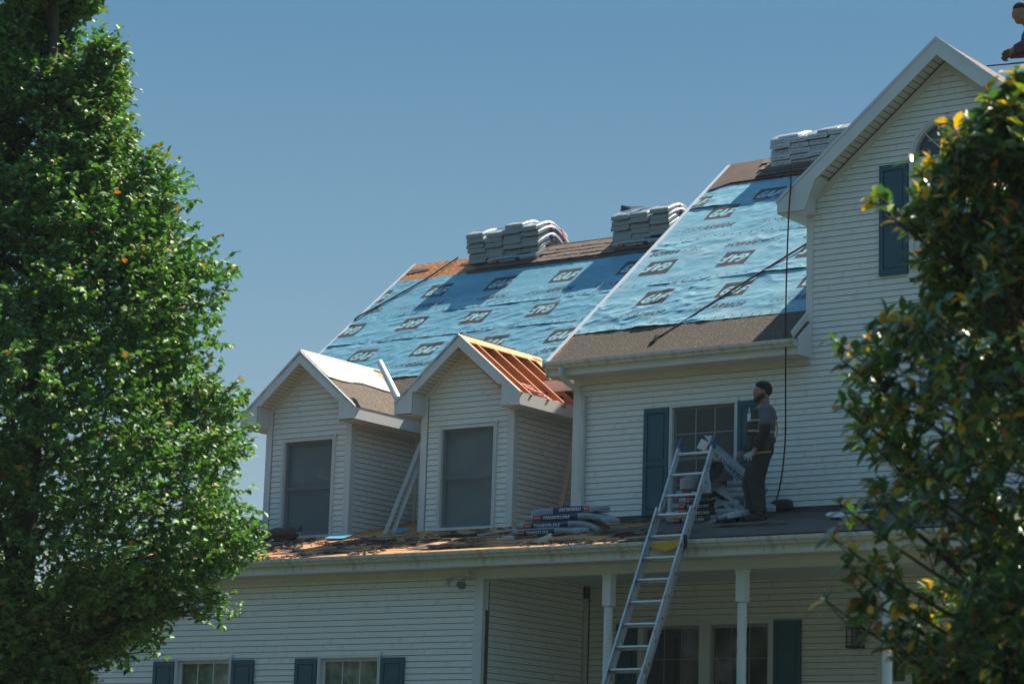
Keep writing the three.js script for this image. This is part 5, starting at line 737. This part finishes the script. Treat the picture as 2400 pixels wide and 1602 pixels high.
{ // the roofer at the left end of the low roof, almost all behind the leaves
  const o = person([-5.5, lowY(.95) - .04, 1.07], 'roofer in dark navy clothes almost hidden behind the left tree, left of the dormers');
  const { sk } = head([.06, 1.5, 0], .25), torso = []; for (const s of [-1, 1]) torso.push([[-.02, 1.22, s * .085], [-.04, 1.0, s * .065], .11, .1], [[-.04, 1.0, s * .065], [-.06, .88, s * .08], .1, .112], [[-.0, 1.3, s * .05], [-.01, 1.27, s * .17], .055, .06]);
  const armL = [[[-.02, 1.26, -.19], [-.13, 1.0, -.23], .06, .05], [[-.13, 1.0, -.23], [-.07, .76, -.22], .047, .034]], armR = [[[-.02, 1.26, .19], [.05, 1.0, .24], .06, .05], [[.05, 1.0, .24], [.2, .85, .2], .047, .034]], legs = [];
  for (const s of [-1, 1]) legs.push([[-.06, .87, s * .085], [.02, .47, s * .1], .095, .065], [[.02, .47, s * .1], [-.02, .08, s * .11], .062, .045], [[-.03, .04, s * .11], [.13, .03, s * .12], .045, .036]);
  mesh('body', field([...sk, [[.03, 1.4, 0], [-.0, 1.29, 0], .058, .066], ...torso, ...armL, ...armR, ...legs, ...hand([-.07, .76, -.22], [-.05, .69, -.22], { t: [[-.02, .63, -.22], [-.025, .62, -.225], [-.04, .62, -.23], [-.055, .63, -.235]], sp: [-.8, 0, -.4], bend: [-.008, 0, 0] }, [[-.03, .71, -.2], [-.01, .68, -.195]])], [-.3, -.02, -.36], [.32, 1.7, .36], .012), SK, o);
  const nv = cloth([.012, .014, .03], [.03, .034, .06], 141);
  mesh('shirt', field([...grow(torso, .016), ...grow(armL, .012), ...grow(armR, .012)], [-.3, .7, -.38], [.34, 1.4, .38], .012, .03, (x, y) => .8 - y), nv, o);
  mesh('trousers', field(grow(legs, .02), [-.3, .0, -.34], [.24, 1.0, .34], .013, .03, (x, y) => .07 - y), cloth([.03, .03, .036], [.06, .06, .07], 142), o);
  mesh('hair', field([{ e: [.04, 1.545, 0], r: [.108, .1, .086], tilt: -.25 }], [-.12, 1.4, -.13], [.2, 1.7, .13], .008, .03, (x, y) => -(y - 1.545 + (x < 0 ? .06 : -.02))), HAIR, o);
}
one('safety_rope', tube([[5.9, 10.86, .12], [6.1, 10.92, -.12], [6.23, 10.935, -.2], [6.8, 11.02, -.6], [8.2, 11.2, -1.6]], .01, 24), M.rope, 'thin rope crossing the sky to the right of the gable peak', 'rope');
// ---------- trees ----------
const leafMat = (o = {}) => std({ phys: true, roughness: .85, transmission: .4, thickness: 0, clearcoat: .35, clearcoatRoughness: .42, rgb: [1, 1, 1], ...o });
function leafGeo(w, fold, tip = 1) { const P = [[0, 0, 0], [-w, fold, .42], [0, -.02, .5], [w, fold, .42], [-w * .7, fold * .7 - .03, .72], [w * .7, fold * .7 - .03, .72], [0, -.13 * tip, 1]], T = [[0, 2, 1], [0, 3, 2], [1, 2, 4], [2, 3, 5], [4, 2, 6], [2, 5, 6]], g = new THREE.BufferGeometry(); g.setAttribute('position', new THREE.Float32BufferAttribute(P.flat(), 3)); g.setIndex(T.flat()); g.computeVertexNormals(); return g; }
const Xr = V(.812, 0, -.584), Tc = V(.584, 0, .812); // along the picture to the right, and towards the viewer
const basis = (d, roll) => { const z = d.clone().normalize(), x = V(0, 1, 0).cross(z); if (x.lengthSq() < 1e-4) x.set(1, 0, 0); x.normalize(); const y = z.clone().cross(x); const c = Math.cos(roll), s = Math.sin(roll); return new THREE.Matrix4().makeBasis(x.clone().multiplyScalar(c).addScaledVector(y, s), y.clone().multiplyScalar(c).addScaledVector(x, -s), z); };
function crown(parent, name, geo, mat, leaves) {
  const m = new THREE.InstancedMesh(geo, mat, leaves.length), c = new THREE.Color();
  leaves.forEach((l, i) => { m.setMatrixAt(i, l.m); m.setColorAt(i, c.setRGB(...l.c)); });
  m.name = name; m.userData.kind = 'stuff'; m.castShadow = m.receiveShadow = true; parent.add(m); return m;
}
const leafAt = (p, d, s, roll) => { const m = basis(d, roll); m.scale(V(s, s, s)); m.setPosition(p); return m; };
const profile = (tab, x) => { let k = 0; while (k < tab.length - 2 && x > tab[k + 1][0]) k++; const [a, b] = [tab[k], tab[k + 1]], t = Math.min(1, Math.max(0, (x - a[0]) / (b[0] - a[0]))); return a[1] + (b[1] - a[1]) * t; };
function limb(a, b, sag, r0, r1) { const A = V(...a), B = V(...b), m = A.clone().lerp(B, .5); m.y += sag; const c = new THREE.QuadraticBezierCurve3(A, m, B), l = []; const n = 6; for (let i = 0; i < n; i++) l.push(rod(c.getPoint(i / n).toArray(), c.getPoint((i + 1) / n).toArray(), r0 + (r1 - r0) * i / n, r0 + (r1 - r0) * (i + 1) / n, 6)); return l; }
{ // the dense tree on the left; half widths of its crown by height
  const ax = 1.3, az = 10.95, base = gy(ax, az);
  const o = thing('tree', [ax, base, az], 'large dense green broadleaf tree filling the left side of the picture', 'tree', null, false);
  const px = [[-700, 120], [-300, 200], [0, 240], [100, 282], [180, 258], [260, 275], [340, 300], [420, 305], [500, 375], [560, 385], [640, 440], [720, 470], [860, 465], [960, 540], [1060, 535], [1150, 505], [1220, 535], [1290, 560], [1340, 520], [1420, 420], [1480, 330], [1540, 240], [1602, 200], [1750, 150], [1900, 60]];
  const yOf = (r) => 5.99 + (800 - r) * .0039, tab = px.map(([r, e]) => [yOf(r), Math.max(.15, (e - 102 - .055 * (800 - r)) / 251)]).sort((a, b) => a[0] - b[0]);
  const L = [], twigs = [];
  const tint = () => { const k = rnd(); return k < .012 ? [.55, .2, .02] : k < .1 ? [.26, .34, .03] : lerp3([.045, .15, .02], [.15, .38, .035], rnd()); };
  const P = (r, t, y) => V(ax, y, az).addScaledVector(Xr, r).addScaledVector(Tc, t);
  const twig = (p, d, len, n) => { const e = p.clone().addScaledVector(d, len); twigs.push([p, e]); for (let i = 0; i < n; i++) { const q = p.clone().lerp(e, (i + .6) / n), ld = d.clone().multiplyScalar(.5).add(V(rr(-1, 1), rr(-.75, .35), rr(-1, 1))).normalize(); L.push({ m: leafAt(q, ld, rr(.052, .086), rr(-.9, .9)), c: tint() }); } };
  for (let i = 0; i < 20500; i++) {
    const y = rr(1.9, 11.6), R = profile(tab, y), a = rr(0, Math.PI * 2), right = Math.max(0, Math.cos(a)), Rm = R * (right > .3 ? 1 : .97) * (.86 + .3 * noise3(Math.cos(a) * 1.9 + 9, y * 1.3 + 20, Math.sin(a) * 1.9 + 9, 5));
    const f = Math.pow(rnd(), .34), r = Rm * f * Math.cos(a), t = Rm * f * Math.sin(a), p = P(r, t, y);
    if (noise3(p.x * 1.4 + 30, p.y * 1.7 + 30, p.z * 1.4 + 30, 8) < .32 + .06 * (f > .75)) continue;
    const d = P(Math.cos(a), Math.sin(a), 0).sub(V(ax, 0, az)).multiplyScalar(.75).add(V(rr(-.6, .6), rr(-.15, 1), rr(-.6, .6))).normalize(); twig(p, d, rr(.16, .34), 13);
  }
  const tips = [[448, 455, 1.1], [405, 365, 1], [520, 590, .9], [500, 690, .7], [600, 1290, 1], [585, 1235, .8], [575, 1425, .35], [385, 1500, .9], [330, 1490, .6], [548, 1060, .5], [556, 925, .6], [312, 275, .5], [288, 120, .6], [520, 1330, .8], [470, 1400, .7], [440, 540, .7]];
  const limbs = [];
  for (const [x, r, w] of tips) for (let k = 0; k < 3; k++) {
    const y = yOf(r), R = (x - 100 - .055 * (800 - r)) / 251, t0 = rr(-.35, .35), A = P(R * .45, t0, y - .25 + rr(-.1, .1)), B = P(R - k * .1, t0 + rr(-.15, .15), y + (k - 1) * .12 * w);
    limbs.push(...limb(A.toArray(), B.toArray(), .06, .014, .004));
    for (let i = 0; i < 12; i++) { const s = .25 + .75 * i / 11, p = A.clone().lerp(B, s).add(V(rr(-.09, .09), rr(-.09, .09), rr(-.09, .09)).multiplyScalar(w)), d = B.clone().sub(A).normalize().multiplyScalar(.6).add(V(rr(-.8, .8), rr(-.5, .9), rr(-.8, .8))).normalize(); twig(p, d, rr(.09, .2), 9); }
  }
  for (const [x, r, q, n] of [[405, 415, .26, 90], [345, 400, .26, 70], [500, 640, .26, 80], [465, 590, .24, 60], [565, 1255, .24, 80], [485, 1395, .2, 50], [335, 1475, .24, 80], [290, 1500, .22, 60], [540, 1010, .2, 50], [296, 130, .18, 40], [505, 780, .2, 50], [560, 930, .14, 30]]) for (let i = 0; i < n; i++) {
    const R = (x - 112 - .055 * (800 - r)) / 251, u = V(rr(-1, 1), rr(-1, 1), rr(-1, 1)); if (u.length() > 1) continue; const p = P(R, rr(-.3, .3), yOf(r)).addScaledVector(u, q); twig(p, u.clone().add(V(.5, .3, -.2)).normalize(), rr(.1, .2), 9);
  }
  for (let i = 0; i < 34; i++) { const y = rr(2.6, 9.5), a = rr(0, 6.28), R = profile(tab, y + .4) * .85; limbs.push(...limb([ax, y - .2, az], P(R * Math.cos(a), R * Math.sin(a), y + rr(.1, .8)).toArray(), .15, .05, .008)); }
  mesh('trunk', [rod([ax, base - .1, az], [ax + .03, 5, az], .16, .11, 10), rod([ax + .03, 5, az], [ax, 10.6, az + .05], .11, .02, 8)], M.bark, o).position.set(-ax, -base, -az);
  mesh('limbs', limbs, M.bark, o).position.set(-ax, -base, -az);
  { const g = new THREE.CylinderGeometry(.0025, .004, 1, 4).translate(0, .5, 0), m = new THREE.InstancedMesh(g, M.bark, twigs.length), q = new THREE.Quaternion(); twigs.forEach(([a, b], i) => { const d = b.clone().sub(a), l = d.length(); q.setFromUnitVectors(V(0, 1, 0), d.normalize()); m.setMatrixAt(i, new THREE.Matrix4().compose(a, q, V(1, l, 1))); }); m.name = 'twigs'; m.userData.kind = 'stuff'; m.castShadow = true; o.add(m); m.position.set(-ax, -base, -az); }
  crown(o, 'crown', leafGeo(.31, .07), leafMat(), L).position.set(-ax, -base, -az);
}
{ // big leaved evergreen on the right, nearer than the point of focus
  const ax = 12.36, az = 13.3, base = gy(ax, az);
  const o = thing('magnolia', [ax, base, az], 'big glossy leaved evergreen with yellow and rusty leaves covering the right edge', 'tree', null, false);
  const px = [[120, 2370], [190, 2330], [240, 2260], [300, 2190], [400, 2110], [470, 2095], [560, 2130], [640, 2150], [700, 2150], [740, 2090], [800, 2030], [860, 2040], [960, 2020], [1040, 2040], [1100, 2060], [1160, 2030], [1210, 1990], [1280, 1985], [1340, 2010], [1430, 1985], [1480, 2020], [1540, 2110], [1602, 2180], [1750, 2200], [1900, 2280]];
  const yOf = (r) => 4.62 + (800 - r) * .00255, tab = px.map(([r, e]) => [yOf(r), Math.max(.06, ((r < 700 ? 2400 : 2450) - e) / 389)]).sort((a, b) => a[0] - b[0]);
  const P = (r, t, y) => V(ax, y, az).addScaledVector(Xr, r).addScaledVector(Tc, t), L = [], sprigs = [];
  const tint = (out) => { const k = rnd(); return k < .035 + out * .07 ? [1, .62, .015] : k < .065 + out * .09 ? [.6, .2, .02] : k < .25 + out * .15 ? lerp3([.13, .22, .01], [.3, .42, .02], rnd()) : lerp3([.028, .1, .025], [.09, .24, .035], rnd()); };  // yellow is partly new leaves, partly painted backlight, more on the outer crown
  const whorl = (p, d, n, out) => { sprigs.push([p.clone().addScaledVector(d, -.2), p]); for (let i = 0; i < n; i++) { const a = i * 2.4 + rr(-.3, .3), u = V(0, 1, 0).cross(d); if (u.lengthSq() < .01) u.set(1, 0, 0); u.normalize(); const w = d.clone().cross(u), ld = d.clone().multiplyScalar(rr(.25, .8)).addScaledVector(u, Math.cos(a)).addScaledVector(w, Math.sin(a)).add(V(0, rr(-.25, .1), 0)).normalize(); const q = p.clone().addScaledVector(d, -rr(0, .1)); L.push({ m: leafAt(q, ld, rr(.085, .14), rr(-.6, .6)), c: tint(out), k: q.clone().sub(V(ax, q.y, az)), q }); } };
  for (let i = 0; i < 3700; i++) {
    const y = rr(1.7, 6.25), R = profile(tab, y), a = rr(0, Math.PI * 2), f = Math.pow(rnd(), .38), Rm = R * (.88 + .22 * noise3(Math.cos(a) * 2 + 9, y * 1.3 + 20, Math.sin(a) * 2 + 9, 12)), p = P(Rm * f * Math.cos(a), Rm * f * Math.sin(a), y);
    if (noise3(p.x * 2 + 30, p.y * 2 + 30, p.z * 2 + 30, 18) < .37) continue;
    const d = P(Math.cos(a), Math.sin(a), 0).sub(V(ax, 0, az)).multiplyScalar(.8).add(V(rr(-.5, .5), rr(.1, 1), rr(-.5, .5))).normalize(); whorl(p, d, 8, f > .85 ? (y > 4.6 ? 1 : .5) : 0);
  }
  const tips = [[2068, 420, 1], [2058, 450, .9], [1962, 800, 1], [1985, 860, 1], [1990, 960, .7], [1962, 1265, .8], [1975, 1210, .6], [1958, 1420, .6], [1980, 1330, .8], [2300, 215, .8], [2370, 165, 1], [2395, 140, 1], [2340, 250, .7], [2200, 310, .9], [2140, 370, .7], [2020, 1050, .5], [2080, 1500, .4], [2230, 285, 1]], limbs = [];
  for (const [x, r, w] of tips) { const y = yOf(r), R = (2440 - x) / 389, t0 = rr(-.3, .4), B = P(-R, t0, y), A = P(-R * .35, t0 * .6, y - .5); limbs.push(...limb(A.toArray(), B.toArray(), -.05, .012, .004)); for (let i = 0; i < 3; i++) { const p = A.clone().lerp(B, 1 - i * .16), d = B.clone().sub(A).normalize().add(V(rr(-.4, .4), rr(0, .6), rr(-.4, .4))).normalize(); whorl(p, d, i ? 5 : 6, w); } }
  for (let i = 0; i < 26; i++) { const y = rr(2, 5.2), a = rr(0, 6.28), R = profile(tab, y + .5) * .85; limbs.push(...limb([ax, y, az], P(R * Math.cos(a), R * Math.sin(a), y + rr(.4, .9)).toArray(), .05, .03, .006)); }
  mesh('trunk', [rod([ax, base - .1, az], [ax, 5.4, az], .1, .02, 8)], M.bark, o).position.set(-ax, -base, -az);
  mesh('limbs', limbs, M.bark, o).position.set(-ax, -base, -az);
  { const g = new THREE.CylinderGeometry(.003, .005, 1, 4).translate(0, .5, 0), m = new THREE.InstancedMesh(g, M.bark, sprigs.length), q = new THREE.Quaternion(); sprigs.forEach(([a, b], i) => { const d = b.clone().sub(a), l = d.length(); q.setFromUnitVectors(V(0, 1, 0), d.normalize()); m.setMatrixAt(i, new THREE.Matrix4().compose(a, q, V(1, l, 1))); }); m.name = 'twigs'; m.userData.kind = 'stuff'; o.add(m); m.position.set(-ax, -base, -az); }
  const big = leafGeo(.23, .085, 1), mats = {}, near = (l) => { const r = l.k.dot(Xr), t = l.k.dot(Tc), R = profile(tab, l.q.y); return r < .1 && l.q.y > 2.6 && l.q.y < 6.3 ? Math.hypot(r, t) / R + .35 * t / R : -1; };
  L.forEach((l) => { l.s = near(l); }); L.sort((a, b) => b.s - a.s);
  const lm = { clearcoat: 1, clearcoatRoughness: .3, transmission: .35 };
  L.slice(0, 300).forEach((l) => { const key = l.c.map((x) => Math.round(Math.sqrt(x) * 9)).join(); const mt = mats[key] ??= leafMat({ ...lm, rgb: l.c }); const m = mesh('leaf', big, mt, o); m.applyMatrix4(l.m); m.position.sub(V(ax, base, az)); });
  crown(o, 'crown', big, leafMat(lm), L.slice(300)).position.set(-ax, -base, -az);
}
function softTree(x, z, h, R, n, s, label, group, name = 'tree', y0 = .25, cols = [[.02, .06, .012], [.06, .14, .02]]) {
  const base = gy(x, z), o = thing(name, [x, base, z], label, name === 'tree' ? 'tree' : 'shrub', group, false), L = [];
  for (let i = 0; i < n; i++) { const a = rr(0, 6.283), v = rnd(), y = h * (y0 + (1 - y0) * v), Rv = R * Math.sqrt(Math.max(.03, Math.sin(Math.PI * Math.min(1, .12 + .88 * v)))) * (.7 + .5 * noise3(Math.cos(a) * 1.6 + 7, v * 3 + 7, Math.sin(a) * 1.6 + x, 3)), f = Math.pow(rnd(), .4), p = V(Rv * f * Math.cos(a), y, Rv * f * Math.sin(a)); if (noise3(p.x * .9 + 40, p.y * .9 + 40, p.z * .9 + 40, 6) < .36) continue; L.push({ m: leafAt(p, V(rr(-1, 1), rr(-.6, .6), rr(-1, 1)), s * rr(.7, 1.3), rr(-1, 1)), c: lerp3(...cols, rnd()) }); }
  mesh('trunk', [rod([0, -.2, 0], [0, h * .8, 0], R * .06, R * .02, 8)], M.bark, o); crown(o, 'crown', leafGeo(.34, .07), leafMat({ clearcoat: .3 }), L); return o;
}
softTree(-13, -13, 7.5, 3.4, 9000, .16, 'bright green tree behind the left corner of the house', null, 'tree', .05, [[.05, .12, .015], [.12, .24, .03]]);
softTree(-22, -9, 5.2, 4, 8000, .18, 'sunlit yellow green bushy tree at the lower left behind the outbuilding', null, 'tree', .03, [[.07, .14, .02], [.15, .27, .03]]);
[[-30, 30, 17, 7.5, 'leftmost of the row'], [-16, 38, 19, 7.5, 'second from the left'], [-2, 42, 20, 8, 'third from the left'], [4, 52, 23, 9, 'fourth from the left, set back'], [13, 41, 20, 8, 'fifth, straight opposite the porch'], [24, 50, 23, 9, 'sixth from the left, set back'], [30, 38, 19, 8, 'seventh from the left'], [37, 54, 22, 9, 'set back between the seventh and eighth'], [-9, 50, 22, 9, 'set back between the second and third'], [-23, 44, 20, 8, 'set back near the left end'], [44, 28, 18, 7.5, 'eighth from the left'], [43, 8, 15, 6, 'rightmost, beyond the magnolia']].forEach(([x, z, h, R, w]) => softTree(x, z, h, R, 6500, .6, `unseen tree added across the lawn to block sky, ${w}`, 'unseen trees added to block low sky', 'tree', .06, [[.012, .034, .01], [.03, .07, .014]]));  // unseen row added, tall and dark, to keep low sky off the porch
renderer.render(scene, camera);
